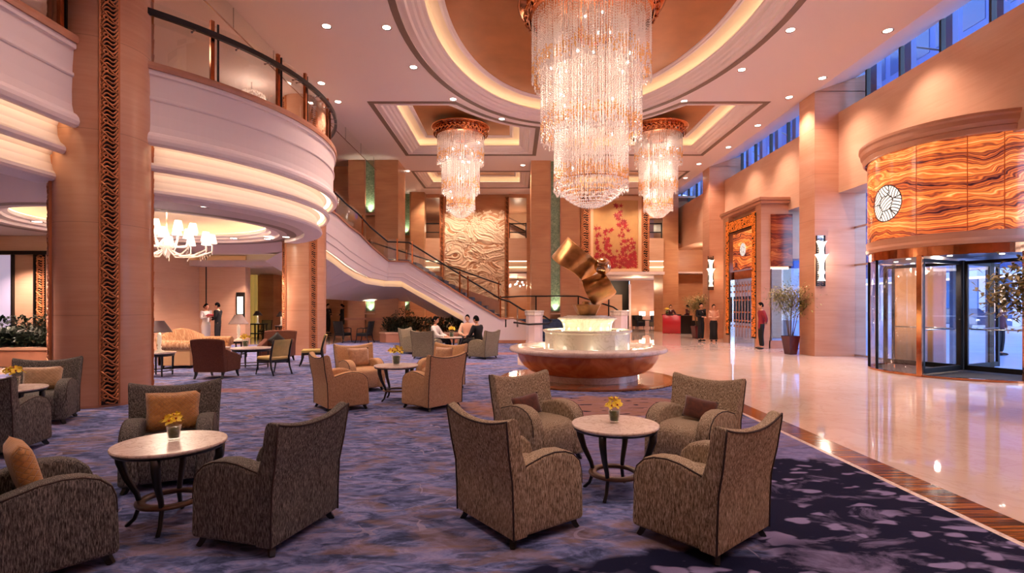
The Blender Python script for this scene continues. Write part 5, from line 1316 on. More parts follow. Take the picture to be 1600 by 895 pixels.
# cream side chairs
cream = plain('cream_chair_satin', '#C9AE62', .45, var=.1, vscale=10)
def side_chair(label, loc, f, mat, group=None, back_h=.83, arms=False, frame=M['black'], backmat=None):
    t = thing('side_chair', label, 'chair', (loc[0], loc[1], 0), face(*f), group)
    MB().box(-.25, .25, -.24, .26, .36, .44).build('seat', mat, t, bevel=.035, seg=3)
    MB().box(-.25, .25, -.235, .25, .31, .36).build('seat_rail', frame, t)
    L = []
    for i in range(9):
        s = -1+2*i/8; x = s*.22; c = .04*(1-s*s)
        L.append([(x, -.25-c, .44), (x, -.29-c, .62), (x, -.35-c, back_h-.03), (x, -.36-c, back_h), (x, -.30-c, back_h-.01), (x, -.25-c, .62), (x, -.21-c, .44)])
    mb = MB().loops(L); mb.add(L[0], [tuple(range(7))]); mb.add(L[-1], [tuple(range(7))[::-1]]); mb.build('backrest', backmat or mat, t, bevel=.012, fixn=True)
    for s in (-1, 1):
        MB().tube([(s*.24, -.36, .012), (s*.24, -.27, .2), (s*.24, -.24, .4), (s*.24, -.29, .62), (s*.24, -.36, back_h)], [.018, .022, .026, .022, .018], 6).build('rear_leg', frame, t, smooth=True)
        MB().tube([(s*.23, .23, .36), (s*.23, .24, .2), (s*.235, .30, .012)], [.028, .020, .016], 6).build('front_leg', frame, t, smooth=True)
        if arms: MB().tube([(s*.25, -.27, .64), (s*.27, .0, .66), (s*.27, .18, .63), (s*.26, .2, .44)], .018, 6).build('armrest', frame, t, smooth=True)
    return t
s1 = side_chair('cream satin side chair with black legs near the coffee table, back turned to us', (-5.62, 12.25), (-.86, .5), cream)
s2 = dup(s1, (-5.42, 14.1, 0), face(-.95, -.3), 'cream satin side chair beside the second round column')
bk1 = side_chair('black dining chair with armrests left of the small far table', (-7.45, 22.9), (.35, .9), M['suit'], 'black chairs by the far planter', .95, True)
bk2 = dup(bk1, (-6.45, 22.6, 0), face(-.95, .2), 'black dining chair right of the small far table, next to the planter')
dchair = side_chair('brown framed chair beyond the lounge wall, by the black console', (-12.4, 27.0 - .9), (.1, -1), plain('olive_cloth', '#7A6A48', .8), None, .9)
# oval coffee table and lamp tables
def drum_table(name, label, loc, r, h, sx=1, legs=4):
    t = thing(name, label, 'table', (loc[0], loc[1], 0), .3)
    MB().lathe([(.001, h-.03), (r, h-.03), (r+.005, h-.015), (r, h), (.001, h)], 48, sx=sx).build('marble_top', M['top'], t)
    MB().lathe([(r-.05, h-.09), (r-.03, h-.09), (r-.03, h-.03)], 48, sx=sx).build('apron', M['black'], t)
    for k in range(legs):
        a = 2*pi*k/legs+.5; MB().tube([((r-.06)*cos(a)*sx, (r-.06)*sin(a), h-.05), ((r-.07)*cos(a)*sx, (r-.07)*sin(a), .012)], [.026, .017], 6).build('leg', M['black'], t)
    MB().tube([((r-.07)*cos(2*pi*k/24)*sx, (r-.07)*sin(2*pi*k/24), .13) for k in range(24)], .012, 6, close=True).build('stretcher_ring', M['black'], t, smooth=True)
    return t
drum_table('coffee_table', 'oval marble coffee table between the lounge chairs', (-6.65, 13.3), .42, .55, 1.15)
vase('flower_vase', 'yellow orchids on the oval coffee table in the lounge', (-6.88, 13.45), .55, 1.6, 8, 9)
MB_ = tag(MB().box(-7.45, -7.2, 13.2, 13.38, .55, .565).build('menu_card', M['white_cloth']), 'white menu card lying on the oval coffee table', 'card')
drum_table('lamp_table', 'round marble lamp table beside the big round column', (-8.12, 12.0), .34, .55)
drum_table('lamp_table', 'small lamp table behind the sofa', (-8.5, 16.2), .3, .55)
def table_lamp(label, loc, z, s=1, mat=None):
    t = thing('table_lamp', label, 'lamp', (loc[0], loc[1], z))
    MB().lathe([(0.001, 0), (.10*s, 0), (.10*s, .02*s), (.05*s, .04*s), (.035*s, .08*s), (.05*s, .11*s), (.03*s, .15*s), (.045*s, .20*s), (.045*s, .38*s), (.03*s, .42*s), (.012*s, .45*s), (.012*s, .55*s)], 24).build('lamp_base', plain('crystal_lamp_base', '#E8D6BE', .15, emis=(1, .8, .55), es=.25), t, smooth=True)
    MB().lathe([(.26*s, .45*s), (.245*s, .47*s), (.10*s, .70*s), (.10*s, .71*s)], 32).build('lamp_shade', mat or M['shade_g'], t, smooth=True, solid=.004)
    MB().ball((0, 0, .52*s), .035*s, 12).build('bulb', M['bulb'], t, smooth=True)
    lamp('table_lamp_light', 'POINT', (loc[0], loc[1], z+.50*s), 14*s, (1, .72, .42), size=.04)
    return t
table_lamp('table lamp with grey cone shade beside the big round column', (-8.14, 12.05), .55)
table_lamp('table lamp with grey cone shade behind the sofa', (-8.5, 16.2), .55, 1.1)
# far console with lamps
cn = thing('console_table', 'black console table beyond the lounge wall', 'table', (-12.6, 25.3, 0))
MB().box(-.65, .65, -.2, .2, .70, .76).build('top', M['black'], cn); MB().box(-.6, .6, -.16, .16, .25, .30).build('shelf', M['black'], cn)
for x in (-.6, -.2, .2, .6):
    for y in (-.16, .16): MB().box(x-.025, x+.025, y-.025, y+.025, .0, .70).build('leg', M['black'], cn)
table_lamp('small table lamp on the black console, left one', (-12.35, 25.3), .76, .85)
table_lamp('small table lamp half hidden by the second round column', (-10.9, 24.6), .70, .9)
drum_table('lamp_table', 'small round table half hidden by the second round column', (-10.9, 24.6), .3, .70)

# shaded chandelier of the lounge
lc = thing('shaded_chandelier', 'glass arm chandelier with many white lit shades over the lounge', 'chandelier', (-9.0, 13.6, 0))
MB().tube([(0, 0, 4.22), (0, 0, 3.3)], .02, 8).build('stem', M['steel'], lc, smooth=True)
MB().lathe([(.0, 4.24), (.12, 4.23), (.10, 4.17), (.02, 4.12)], 24).build('ceiling_rose', M['steel'], lc, smooth=True)
MB().lathe([(.03, 3.55), (.07, 3.45), (.05, 3.35), (.14, 3.22), (.16, 3.12), (.06, 3.02), (.09, 2.95), (.02, 2.86), (.0, 2.82)], 24).build('glass_body', M['crystal'], lc, smooth=True)
k_ = 0
for ring, (r_, zt, m_) in enumerate(((1.02, 3.42, 12), (.62, 3.66, 8))):
    for k in range(m_):
        a = 2*pi*k/m_+.2*ring; ca, sa = cos(a), sin(a)
        MB().tube([(.08*ca, .08*sa, zt-.35), (.35*r_*ca, .35*r_*sa, zt-.52), (.7*r_*ca, .7*r_*sa, zt-.50), (r_*ca, r_*sa, zt-.36), (r_*ca, r_*sa, zt-.18)], .018, 6).build('glass_arm', M['crystal'], lc, smooth=True)
        MB().lathe([(.125, zt-.14), (.12, zt-.13), (.075, zt+.10)], 16, (r_*ca, r_*sa)).build('lit_shade', M['shade'], lc, smooth=True)
        dr = MB()
        for q in range(4): oct_(dr, (r_-.05*q)*ca, (r_-.05*q)*sa, zt-.42-.05*q, .014, .04)
        dr.build('crystal_drops', M['crystal'], lc)
lamp('lounge_chandelier_lamp', 'POINT', (-9.0, 13.6, 3.75), 190, (1, .8, .62), size=.5)
# sparkling chandelier upstairs behind the railing
uc = thing('crystal_chandelier', 'round sparkling chandelier on the upper gallery behind the glass railing', 'chandelier', (-8.0, 16.0, 0))
mb = MB(); rr = random.Random(11)
for k in range(700):
    a = rr.random()*6.28; e = math.asin(2*rr.random()-1); r_ = .5*(.9+.15*rr.random()); oct_(mb, r_*cos(e)*cos(a), r_*cos(e)*sin(a), 7.75+.42*sin(e), .018, .035)
mb.build('crystal_ball', M['crystal'], uc)['kind'] = 'stuff'
MB().tube([(0, 0, 8.1), (0, 0, CEIL)], .02, 6).build('stem', M['steel'], uc)
lamp('upper_chandelier_lamp', 'POINT', (-8.0, 16.0, 7.75), 22, SOFT, size=.2)
for x, y in ((-9.5, 10.5), (-9.5, 20), (-12, 15)): lamp('upper_gallery_lamp', 'POINT', (x, y, 7.9), 16, PINK, size=.2)

# signage screen
sg = thing('signage_screen', 'upright black framed lit information screen on the lounge wall', 'screen', (-11.17, 21.46, 0))
sx0, sz0 = .17, 1.14
MB().box(-sx0, sx0, -.05, .02, 1.14, 2.16).build('frame', M['black'], sg, bevel=.01)
MB().box(-sx0+.055, sx0-.055, -.058, -.05, 1.28, 1.98).build('lit_panel', plain('lit_paper', (.8, .9, .85), .5, emis=(.75, .92, .88), es=1.1), sg)
ln = MB()
for k in range(12): ln.box(-.07, .07*(.4+.6*((k*37) % 10)/10), -.061, -.058, 1.33+.05*k, 1.338+.05*k)
ln.build('text_lines', plain('grey_ink', '#7A8A88', .6), sg)

# ------------------------------------------------------------------ reception desk, far lounge
rc = thing('reception_desk', 'red curved concierge desk with black side near the far right wall', 'desk', (9.28, 30.25, 0))
MB().lathe([(1.3, .012), (1.3, 1.08), (1.2, 1.08)], 24, (.35, 1.2), a0=rad(222), a1=rad(268)).build('red_front', plain('red_lacquer', '#B01E2C', .35), rc, smooth=True, solid=.04)
MB().prism([(.30, -.12), (1.0, .0), (1.0, .9), (.30, .9)], .012, 1.05).build('black_side', M['black'], rc)
MB().prism([(-.66, .35), (-.3, .02), (.32, -.15), (.36, .5), (-.3, .7)], 1.06, 1.12).build('counter_top', M['black'], rc)
MB().box(.95, 1.35, -.05, .7, .012, .75).build('side_cabinet', M['black'], rc)
vase('flower_vase', 'yellow flowers standing on the red concierge desk', (8.93, 30.6), 1.12, 1.9, 7, 12)
def club(label, loc, f):
    t = thing('club_chair', label, 'armchair', (loc[0], loc[1], 0), face(*f), 'dark club chairs of the far lounge')
    dk = M['suit'] if 'black' in label else M['tweed_g']
    MB().lathe([(.40, .12), (.42, .5), (.44, .90), (.40, .92), (.33, .88), (.31, .45), (.31, .12)], 20, a0=rad(180), a1=rad(360)).build('backrest', dk, t, smooth=True)
    for s in (-1, 1): MB().box(s*.36-.06, s*.36+.06, -.02, .36, .12, .60).build('armrest', dk, t, bevel=.04, seg=3)
    MB().box(-.31, .31, -.30, .38, .12, .45).build('seat', dk, t, bevel=.05, seg=3)
    for sx in (-1, 1):
        for y in (-.2, .3): MB().tube([(sx*.3, y, .14), (sx*.32, y, .0)], [.03, .02], 6).build('leg', M['black'], t)
club('black club chair of the far lounge, left of its lamps', (9.1, 38.6), (.5, -.8)); club('dark grey club chair of the far lounge, right of its lamps', (10.35, 38.2), (-.6, -.8))
lt = thing('lamp_table', 'low black table carrying two lit lamps in the far lounge', 'table', (9.95, 39.8, 0))
MB().box(-.75, .75, -.3, .3, .50, .56).build('top', M['black'], lt)
for x in (-.65, .65):
    for y in (-.22, .22): MB().box(x-.03, x+.03, y-.03, y+.03, 0, .5).build('leg', M['black'], lt)
for x, lb in ((9.72, 'square lit white lamp in the far lounge, left one'), (10.55, 'square lit white lamp in the far lounge, right one')):
    t = thing('table_lamp', lb, 'lamp', (x, 39.8, .56)); MB().box(-.19, .19, -.19, .19, .30, .62).build('lamp_shade', plain('glowing_shade', (1, 1, 1), .6, emis=(1, .74, .45), es=3.5), t); MB().lathe([(.08, 0), (.08, .03), (.03, .05), (.05, .2), (.02, .3)], 12).build('lamp_base', M['black'], t)
    lamp('table_lamp_light', 'POINT', (x, 39.5, 1.35), 25, (1, .7, .4), size=.1)

# ------------------------------------------------------------------ wall sconces
def sconce(label, x, y, z0, z1):
    t = thing('wall_sconce', label, 'wall lamp', (x, y, z0), 0, 'tall curved glass wall sconces'); H = z1-z0; w_ = .13
    lat = MB()
    for k in range(int(H/.07)):
        lat.box(-w_, w_, -.03, 0, k*.07, k*.07+.02)
        lat.tube([(-w_, -.035, k*.07), (0, -.035, k*.07+.06), (w_, -.035, k*.07)], .009, 4)
    lat.box(-w_-.01, -w_+.01, -.04, 0, 0, H).box(w_-.01, w_+.01, -.04, 0, 0, H); lat.build('black_lattice', M['black'], t)
    MB().box(-w_, w_, -.005, 0, 0, H).build('back_plate', M['steel'], t)
    for (a, c, r0, r1, nm) in ((.56, .88, .13, .17, 0), (.24, .62, .12, .20, 1), (.10, .28, .14, .14, 2)):
        P = []
        for i in range(9):
            u = i/8; z = H*(a+(c-a)*u); r_ = r0*(1-.42*sin(pi*u))+(r1-r0)*u**3*1.5
            P.append([(r_*cos(q)*.9, -.05-r_*sin(q)*.85, z+.02*sin(3*q)*u) for q in [pi*j/10 for j in range(11)]])
        MB().loops(P, closed=False).build('glass_shade', plain('lit_sconce_glass', (1, .95, .9), .4, emis=(1, .82, .68), es=.55), t, smooth=True)
    lamp('sconce_lamp', 'POINT', (x-.1, y-.45, (z0+z1)/2), 22, (1, .8, .6), size=.1)
sconce('tall white glass sconce on the nearest pier above the potted plant', 9.74, 16.68, at(0, 447, 16.7)[2], at(0, 368, 16.7)[2])
sconce('tall white glass sconce on the further pier above the staff couple', 9.62, 25.68, at(0, 453, 25.7)[2], at(0, 400, 25.7)[2])

# ------------------------------------------------------------------ plants
def blade(mb, p, d, L, w, droop=.3):
    d = d.normalized(); s = d.cross(Vector((0, 0, 1)))
    if s.length < .05: s = Vector((1, 0, 0))
    s.normalize(); m = p+d*L*.5; e = p+d*L-Vector((0, 0, droop*L))
    mb.add([p, m+s*w/2, e, m-s*w/2], [(0, 1, 3), (1, 2, 3)])
def rdir(rr, up_=.2):
    a = rr.random()*2*pi; z = rr.uniform(-.5, 1)+up_; return Vector((cos(a), sin(a), z)).normalized()
def potted(label, loc, potmat, H, spread, n, leaf, seed, pot_h=.62, pot_w=.26, L=.13):
    rr = random.Random(seed); t = thing('potted_plant', label, 'plant', (loc[0], loc[1], 0))
    MB().lathe([(pot_w*.78, .012), (pot_w*1.2, pot_h), (pot_w*1.1, pot_h), (pot_w*.7, .08)], 4, cap0=True).build('pot', potmat, t, rz=pi/4+.2, bevel=.01)
    MB().lathe([(0.01, pot_h-.06), (pot_w*1.12, pot_h-.06)], 4).build('soil', M['stem'], t, rz=pi/4+.2)
    sm = MB(); lv = MB(); tips = []
    for k in range(6):
        a = 2*pi*k/6+rr.random(); q = spread*(.3+.6*rr.random()); p0 = Vector((.05*cos(a), .05*sin(a), pot_h-.08)); p1 = Vector((q*.35*cos(a), q*.35*sin(a), pot_h+(H-pot_h)*.45)); p2 = Vector((q*cos(a), q*sin(a), pot_h+(H-pot_h)*(.62+.3*rr.random())))
        sm.tube([p0, p1, p2], [.016, .012, .006], 5); tips += [p1.lerp(p2, .4), p1.lerp(p2, .7), p2, p2]
        for j in range(3):
            b_ = rr.random()*6.28; e = p2+Vector((.25*spread*cos(b_), .25*spread*sin(b_), .1)); sm.tube([p1.lerp(p2, .6), e], [.009, .004], 4); tips.append(e)
    for k in range(n):
        c = rr.choice(tips)+Vector((rr.gauss(0, spread*.20), rr.gauss(0, spread*.20), rr.gauss(0, H*.06))); blade(lv, c, rdir(rr), L*(.7+.6*rr.random()), L*.32)
    sm.build('stems', M['stem'], t, smooth=True); lv.build('leaves', leaf, t)
    return t
winepot = plain('wine_glazed_pot', '#4A1822', .2)
potted('tall leafy plant in a dark wine red pot beside the nearest pier', (9.12, 17.3), winepot, 2.15, .74, 2600, M['leaf_lit'], 3, .62, .24)
potted('pale leafy plant behind the two standing staff', (9.02, 25.9), winepot, 2.0, .62, 1500, M['leaf_lit'], 4)
potted('leafy plant reaching in at the right edge of the view', (7.75, 7.5), winepot, 2.25, .62, 1900, M['leaf_lit'], 8, .7, .3, .17)
def planter(name, label, x0, x1, y0, y1, h, n, hh, seed, shrub=()):
    rr = random.Random(seed); t = thing(name, label, 'planter', (0, 0, 0)); c = .35 if x1-x0 > 3 else 0
    poly = [(x0+c, y0), (x1, y0), (x1, y1), (x0, y1), (x0, y0+c)] if c else [(x0, y0), (x1, y0), (x1, y1), (x0, y1)]
    MB().prism(poly, .012, h-.07).build('stone_wall', M['cap'], t)
    MB().prism([(a+(-.03 if a < (x0+x1)/2 else .03), b_+(-.03 if b_ < (y0+y1)/2 else .03)) for a, b_ in poly], h-.07, h).build('coping', M['stone_wall'], t)
    lv = MB()
    for k in range(n):
        p = Vector((rr.uniform(x0+.15, x1-.1), rr.uniform(y0+.12, y1-.1), h+rr.random()**1.3*hh)); blade(lv, p, rdir(rr, .5), .22+.18*rr.random(), .07)
    for (sx_, sy_, r_, hz) in shrub:
        for k in range(900):
            a = rr.random()*6.28; q = r_*sqrt(rr.random()); p = Vector((sx_+q*cos(a), sy_+q*sin(a)*.6, h+hz*(1-(q/r_)**2*.7)*rr.random()**.6)); blade(lv, p, rdir(rr, .2), .14, .05)
    lv.build('leaves', M['leafg'], t)['kind'] = 'stuff'
    return t
planter('stone_planter', 'long stone planter with dark green plants under the staircase', -5.9, -1.0, 22.75, 24.2, .46, 2600, .55, 2, ((-4.9, 23.4, .75, 1.15), (-2.1, 23.9, .55, .8)))
planter('stone_planter', 'low stone planter with dark plants by the left court', -15.5, -11.9, 13.7, 14.7, .52, 2000, .42, 6, ((-14.6, 14.3, .5, 1.5),))
planter('stone_planter', 'rear raised strip of dark plants by the left court wall', -15.5, -12.1, 14.76, 15.1, .85, 500, .4, 9)
# lit carved panel of the left court
t = thing('carved_wall_strip', 'uplit carved strip on the wall behind the left planter', 'carved panel', (at(64, 0, 15.28)[0], 15.27, .95))
MB().box(-.12, .12, 0, .03, 0, 2.15).build('backing', M['carve_bg'], t); carved(MB(), .24, .02, 2.13).build('plaited_relief', M['carve'], t, smooth=True)
lamp('court_uplight', 'SPOT', (t.location.x, 15.0, .95), 40, (1, .8, .6), rot=(rad(172), 0, 0), size=.03, spot=rad(60), blend=.8)
lamp('court_uplight', 'SPOT', (-15.0, 15.0, .95), 30, (1, .8, .6), rot=(rad(172), 0, 0), size=.03, spot=rad(60), blend=.8)
lamp('column_uplight', 'SPOT', (-6.35, 16.75, 5.5), 14, (1, .75, .45), rot=(rad(176), 0, 0), size=.03, spot=rad(60), blend=.8)
# ------------------------------------------------------------------ people
def skin_mesh(name, P, E, mat, parent, root=0, sub=1, extra=None):
    """P: [(pos, (rx, ry))], E: edges; one continuous surface"""
    me = bpy.data.meshes.new(name); me.from_pydata([p for p, r in P], E, [])
    o = bpy.data.objects.new(name, me); COL.objects.link(o)
    o.modifiers.new('k', 'SKIN')
    for i, (p, r) in enumerate(P): me.skin_vertices[0].data[i].radius = r; me.skin_vertices[0].data[i].use_root = (i == root)
    s = o.modifiers.new('s', 'SUBSURF'); s.levels = s.render_levels = sub
    dg = bpy.context.evaluated_depsgraph_get(); nm = bpy.data.meshes.new_from_object(o.evaluated_get(dg))
    bpy.data.objects.remove(o); bpy.data.meshes.remove(me)
    if extra:
        bm = bmesh.new(); bm.from_mesh(nm)
        m2 = bpy.data.meshes.new('x'); m2.from_pydata(extra.v, [], extra.f); bm.from_mesh(m2); bm.to_mesh(nm); bm.free(); bpy.data.meshes.remove(m2)
    nm.materials.clear(); nm.materials.append(mat); nm.name = name
    nm.polygons.foreach_set('use_smooth', [True]*len(nm.polygons))
    o = bpy.data.objects.new(name, nm); COL.objects.link(o); o.parent = parent; return o
def person(label, loc, f, top, bottom, arms='front', seated=False, lean=0, skirt=None, h=1.72, female=False, coat=True, long_top=0, shirt=True, turn=0, z0=0.012):
    t = thing('person', label, 'person', (loc[0], loc[1], z0), face(*f)); k = h/1.72
    V_ = Vector
    if seated: hip = V_((0, 0, .50))
    else: hip = V_((0, 0, .93))
    ln = lambda z: V_((0, lean*(z-hip.z), 0))
    def U(x, y, dz): p = V_((x, y, hip.z+dz)); return p+ln(p.z)
    sw = .165 if female else .19; hw = .085
    pel = U(0, 0, .02); wa = U(0, 0, .16); chst = U(0, 0.0, .38); nk = U(0, -.01, .50); hb = U(0, .008, .565)
    P = [(pel, (.12, .09)), (wa, (.105, .078)), (chst, (.135, .085)), (nk, (.056, .056)), (hb, (.054, .055))]
    E = [(0, 1), (1, 2), (2, 3), (3, 4)]
    idx = {}
    Sh = {}
    for s, nm in ((-1, 'L'), (1, 'R')):
        sh = U(s*sw, -.005, .45)
        if arms == 'front': el = U(s*(sw+.05), .0, .20); wr = U(s*.07, .20, .17)
        elif arms == 'back': el = U(s*(sw+.09), -.09, .20); wr = U(s*.05, -.16, .05)
        elif arms == 'down': el = U(s*(sw+.05), -.03, .17); wr = U(s*(sw+.05), .06, -.06)
        elif arms == 'hold': el = U(s*(sw+.05), .02, .20); wr = U(s*.12, .27, .27)
        elif arms == 'point': el = U(s*(sw+.04), .05 if s > 0 else 0, .20); wr = U(s*.14, .33, .22) if s > 0 else U(s*.06, .20, .12)
        elif arms == 'table': el = U(s*(sw+.07), .14, .17); wr = U(s*.10, .38, .13)
        elif arms == 'desk': el = U(s*(sw+.12), .10, .24); wr = U(s*.28, .30, .10)
        Sh[nm] = (sh, el, wr)
        b = len(P); P += [(sh, (.050, .050)), (el, (.038, .038)), (wr, (.028, .026))]; E += [(2, b), (b, b+1), (b+1, b+2)]
        d = (wr-el).normalized(); side = d.cross(V_((0, 0, 1))).normalized() if abs(d.z) < .95 else V_((1, 0, 0)); upv = side.cross(d)
        pm = wr+d*.05; P.append((pm, (.034, .018))); E.append((b+2, b+3)); kb = pm+d*.045
        for j, (o_, L_) in enumerate(((-.030, .060), (-.010, .072), (.010, .068), (.029, .052))):
            q = len(P); P += [(kb+side*o_, (.0095, .0095)), (kb+side*o_+d*L_*.55-upv*.008, (.0085, .0085)), (kb+side*o_*1.05+d*L_-upv*.030, (.0075, .0075))]; E += [(b+3, q), (q, q+1), (q+1, q+2)]
        q = len(P); P += [(wr+d*.03+side*s*-.034, (.011, .011)), (wr+d*.065+side*s*-.052-upv*.01, (.009, .009))]; E += [(b+2, q), (q, q+1)]
    Lg = {}
    for s, nm in ((-1, 'L'), (1, 'R')):
        if seated: hp = V_((s*.09, .02, .50)); kn = V_((s*.12, .44, .50)); an = V_((s*.12, .46, .09)); toe = V_((s*.13, .60, .04))
        else: hp = V_((s*hw, 0, .90)); kn = V_((s*(hw+.005), .02, .50)); an = V_((s*(hw+.01), -.02, .09)); toe = V_((s*(hw+.025), .13, .035))
        Lg[nm] = (hp, kn, an, toe); b = len(P)
        P += [(hp, (.078, .08)), (kn, (.052, .055)), (an, (.036, .038)), (toe, (.032, .022))]; E += [(0, b), (b, b+1), (b+1, b+2), (b+2, b+3)]
    # head joined to the neck
    hc = hb+V_((0, .018, .105)); ex = MB(); Rz = Matrix.Rotation(turn, 3, 'Z')
    def hfn(u, v):
        a = 2*pi*u; e = -pi/2+pi*v; x, y, z = cos(e)*sin(a), cos(e)*cos(a), sin(e)
        jaw = 1-.22*max(0, -z)**1.2; fx = .080*jaw; fy = .098*(1-.08*max(0, -z)); 
        nose = .022*math.exp(-((a if a < pi else a-2*pi)/.16)**2-((z+.12)/.16)**2); sock = -.006*math.exp(-(((abs(a if a < pi else a-2*pi))-.38)/.16)**2-((z-.12)/.12)**2)
        mouth = .004*math.exp(-((a if a < pi else a-2*pi)/.3)**2-((z+.42)/.07)**2)
        p = V_((x*fx, y*fy+(nose+sock+mouth)*(1 if y > 0 else 0), z*.124)); return hc+Rz@p
    ex.grid(hfn, 24, 16, closeu=True)
    for s in (-1, 1): ex.ball(tuple(hc+Rz@V_((s*.081, -.005, -.01))), .026, 8, sx=.35, sy=.7, sz=1.2)
    body = skin_mesh('body', P, E, M['skin'], t, 0, 1, ex)
    # hair
    hr = MB(); lo = -.50 if female else -.38
    def hair(u, v):
        a = 2*pi*u; fr = max(0, cos(a)); low = lo*(1-fr**.9)+.50*fr**.9; e = math.asin(max(-1, min(1, low)))*(1-v)+pi/2*v
        x, y, z = cos(e)*sin(a), cos(e)*cos(a), sin(e); return hc+Rz@V_((x*.085, y*.103-.004, z*.130+.003))
    hr.grid(hair, 24, 8, closeu=True)
    if female: hr.ball(tuple(hc+Rz@V_((0, -.115, .0))), .045, 10)
    hr.build('hair', M['hair'], t, smooth=True, solid=.006, soff=1)
    ey = MB()
    for s in (-1, 1): ey.ball(tuple(hc+Rz@V_((s*.032, .089, .014))), .009, 8)
    ey.build('eyes', M['hair'], t)
    # clothes
    def cloth(name, pts, mat, edges=None, sub=1): return skin_mesh(name, pts, edges or [(i, i+1) for i in range(len(pts)-1)], mat, t, 0, sub)
    mid = wa.lerp(chst, .5)
    tp = [(pel+V_((0, 0, -.17-long_top if not seated else -.09)), (.168, .135) if not seated else (.178, .15)), (pel+V_((0, 0, .06)), (.158, .122) if not seated else (.168, .142)), (wa, (.138 if female else .152, .112)), (mid, (.155 if female else .172, .122)), (chst, (.172 if female else .195, .132)), (chst.lerp(nk, .55), (.125, .10)), (nk+V_((0, 0, -.01)), (.075, .07))]; te = [(i, i+1) for i in range(6)]
    for nm in 'LR':
        sh, el, wr = Sh[nm]; b = len(tp); tp += [(sh, (.080, .082)), (el, (.060, .060)), (el.lerp(wr, .92), (.044, .044))]; te += [(4, b), (b, b+1), (b+1, b+2)]
    cloth('jacket' if coat else 'blouse', tp, top, te)
    if shirt:
        a = nk+V_((0, .045, -.01)); c_ = chst+V_((0, .128, .02)); MB().add([a+V_((-.035, 0, .03)), a+V_((.035, 0, .03)), c_+V_((0, .012, -.05))], [(0, 1, 2)]).build('shirt_front', M['white_cloth'], t, solid=.004)
        MB().tube([nk+V_((.05*cos(q), .045*sin(q), .0)) for q in [2*pi*i/12 for i in range(12)]], .012, 6, close=True).build('collar', M['white_cloth'], t, smooth=True)
    if skirt is not None:
        zt = hip.z+.05; zb = skirt; prof = [(.135, zt), (.165, zt-.15), (.165 if zb > .3 else .15, (zt+zb)/2-.05), (.16 if zb > .3 else .17, zb)]
        MB().lathe([(r_*1.06, z) for r_, z in prof], 24, sy=.78).build('skirt', bottom, t, smooth=True, solid=.01)
    else:
        pts = [(pel+V_((0, 0, .09)), (.10, .08)), (pel, (.118, .095))]; ee = [(0, 1)]
        for nm in 'LR':
            hp, kn, an, toe = Lg[nm]; b = len(pts); pts += [(hp, (.112, .114) if seated else (.100, .102)), (kn, (.075, .075)), (an+V_((0, 0, .01)), (.062, .066))]; ee += [(1, b), (b, b+1), (b+1, b+2)]
        cloth('trousers', pts, bottom, ee)
    for nm in 'LR':
        hp, kn, an, toe = Lg[nm]; c = (an+toe)/2
        MB().ball((c.x, c.y+.01, .045), .075, 12, sx=.62, sy=1.7, sz=.58).build('shoe', M['shoe'], t, smooth=True)
    t.scale = (k, k, k)
    return t
person('man in a black suit standing in the hall, turned to the woman beside him', fl(1095, 533.5)[:2], (.35, -.9), M['suit'], M['suit'], 'front', turn=-.5)
person('woman in peach silk jacket and black skirt standing by the man in the black suit', fl(1115, 534)[:2], (-.2, -1), M['pink_cloth'], M['suit'], 'front', female=True, skirt=.10, h=1.66, shirt=False)
person('doorman in a crimson jacket standing at the lit portal, hands behind his back', (9.10, 19.30), (-.9, .15), M['red_cloth'], M['suit'], 'back', shirt=False, long_top=.08)
person('person in a dark uniform standing outside beyond the revolving door', fl(1562, 554)[:2], (.3, -1), M['wine_cloth'], M['suit'], 'down', z0=-.02)
person('woman in a long pale dress holding a red folder by the lounge wall', (-12.0, 20.45), (.85, -.35), M['white_cloth'], M['white_cloth'], 'hold', female=True, skirt=.06, h=1.68, coat=False, shirt=False)
person('man in a black suit facing the woman in the pale dress', (-11.45, 20.3), (-.95, -.1), M['suit'], M['suit'], 'point', turn=.2)
tag(MB().box(-.15, .15, -.1, .1, 0, .012, Matrix.Rotation(.4, 4, 'X')).build('folder', M['red_cloth'], None, (-11.76, 20.33, 1.24)), 'red folder held by the woman in the pale dress', 'folder')
person('man in a black suit at the far left doorway, holding out his hand', (-10.5, 29.6), (.8, -.35), M['suit'], M['suit'], 'point')
person('woman in a black skirt suit at the far left doorway', (-9.75, 29.8), (-.8, -.4), M['suit'], M['suit'], 'front', female=True, skirt=.55, h=1.70, shirt=False)
person('receptionist in a wine jacket leaning on the red desk', (9.35, 31.35), (-.15, -1), M['wine_cloth'], M['suit'], 'desk', female=True, h=1.66, lean=.12)
person('receptionist in a wine jacket seen from behind, right of the red desk', (10.42, 31.45), (-.6, .5), M['wine_cloth'], M['suit'], 'front', female=True, h=1.66, shirt=False)
person('woman in a white blouse seated left of the guests table', (-2.52, 16.95), (.8, -.2), M['white_cloth'], M['suit'], 'table', seated=True, female=True, coat=False, shirt=False, lean=-.05, h=1.66)
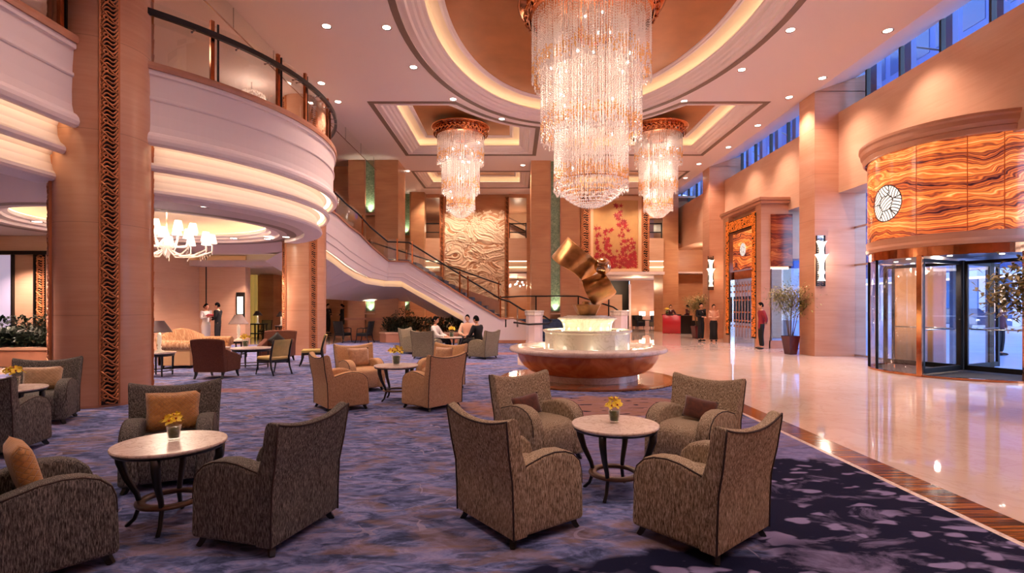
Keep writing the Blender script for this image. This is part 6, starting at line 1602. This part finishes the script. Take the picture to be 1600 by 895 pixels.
person('man in a pale peach shirt seated facing us behind the guests table', (-1.60, 18.10), (-.1, -1), M['pink_cloth'], M['suit'], 'table', seated=True, coat=False, shirt=False, h=1.72)
person('man in a black jacket seated at right of the guests table, leaning forward', (-1.08, 16.22), (-.80, .45), M['suit'], M['suit'], 'table', seated=True, shirt=False, lean=.15, h=1.72)

# ------------------------------------------------------------------ car outside
cr_ = thing('car', 'dark blue sedan parked across the forecourt outside', 'car', (31.5, 37.0, -.02))
cm = plain('dark_blue_car_paint', '#1A2444', .2, spec=.8); cg = plain('car_glass', '#3A4A66', .1)
side = [(-2.3, .35), (-2.3, .75), (-2.1, .92), (-1.2, 1.0), (-.55, 1.45), (.9, 1.48), (1.6, 1.05), (2.25, .95), (2.35, .7), (2.35, .35)]
q = len(side); V = [(-.9, y, z) for y, z in side]+[(.9, y, z) for y, z in side]
MB().add(V, [tuple(range(q)), tuple(range(q, 2*q))[::-1]]+[(i, q+i, q+(i+1) % q, (i+1) % q) for i in range(q)]).build('bodywork', cm, cr_, bevel=.08, seg=3, fixn=True)
for (a, c) in ((-.95, .1), (.2, 1.2)): MB().add([(-.915, a, 1.02), (-.915, c, 1.02), (-.915, c-(.25 if c > 1 else 0), 1.4), (-.915, a+(.42 if a < 0 else 0), 1.4)], [(0, 1, 2, 3)]).build('side_window', cg, cr_, solid=.01)
for y in (-1.45, 1.45):
    for x in (-.82, .82):
        Mx = Matrix.Translation((x, y, .33)) @ Matrix.Rotation(pi/2, 4, 'Y'); mb = MB(); mb.lathe([(0.001, -.11), (.30, -.11), (.33, -.08), (.33, .08), (.30, .11), (0.001, .11)], 24); mb.v = [tuple(Mx @ Vector(p)) for p in mb.v]
        w_ = mb.build('wheel', M['black'], cr_); mb = MB().lathe([(0.001, -.125), (.2, -.12), (.22, -.11)], 16); mb.v = [tuple(Mx @ Vector(p)) for p in mb.v]; mb.build('hubcap', M['steel'], w_)
MB().box(-.92, -.7, -2.34, -2.28, .6, .75).build('headlight', M['steel'], cr_)
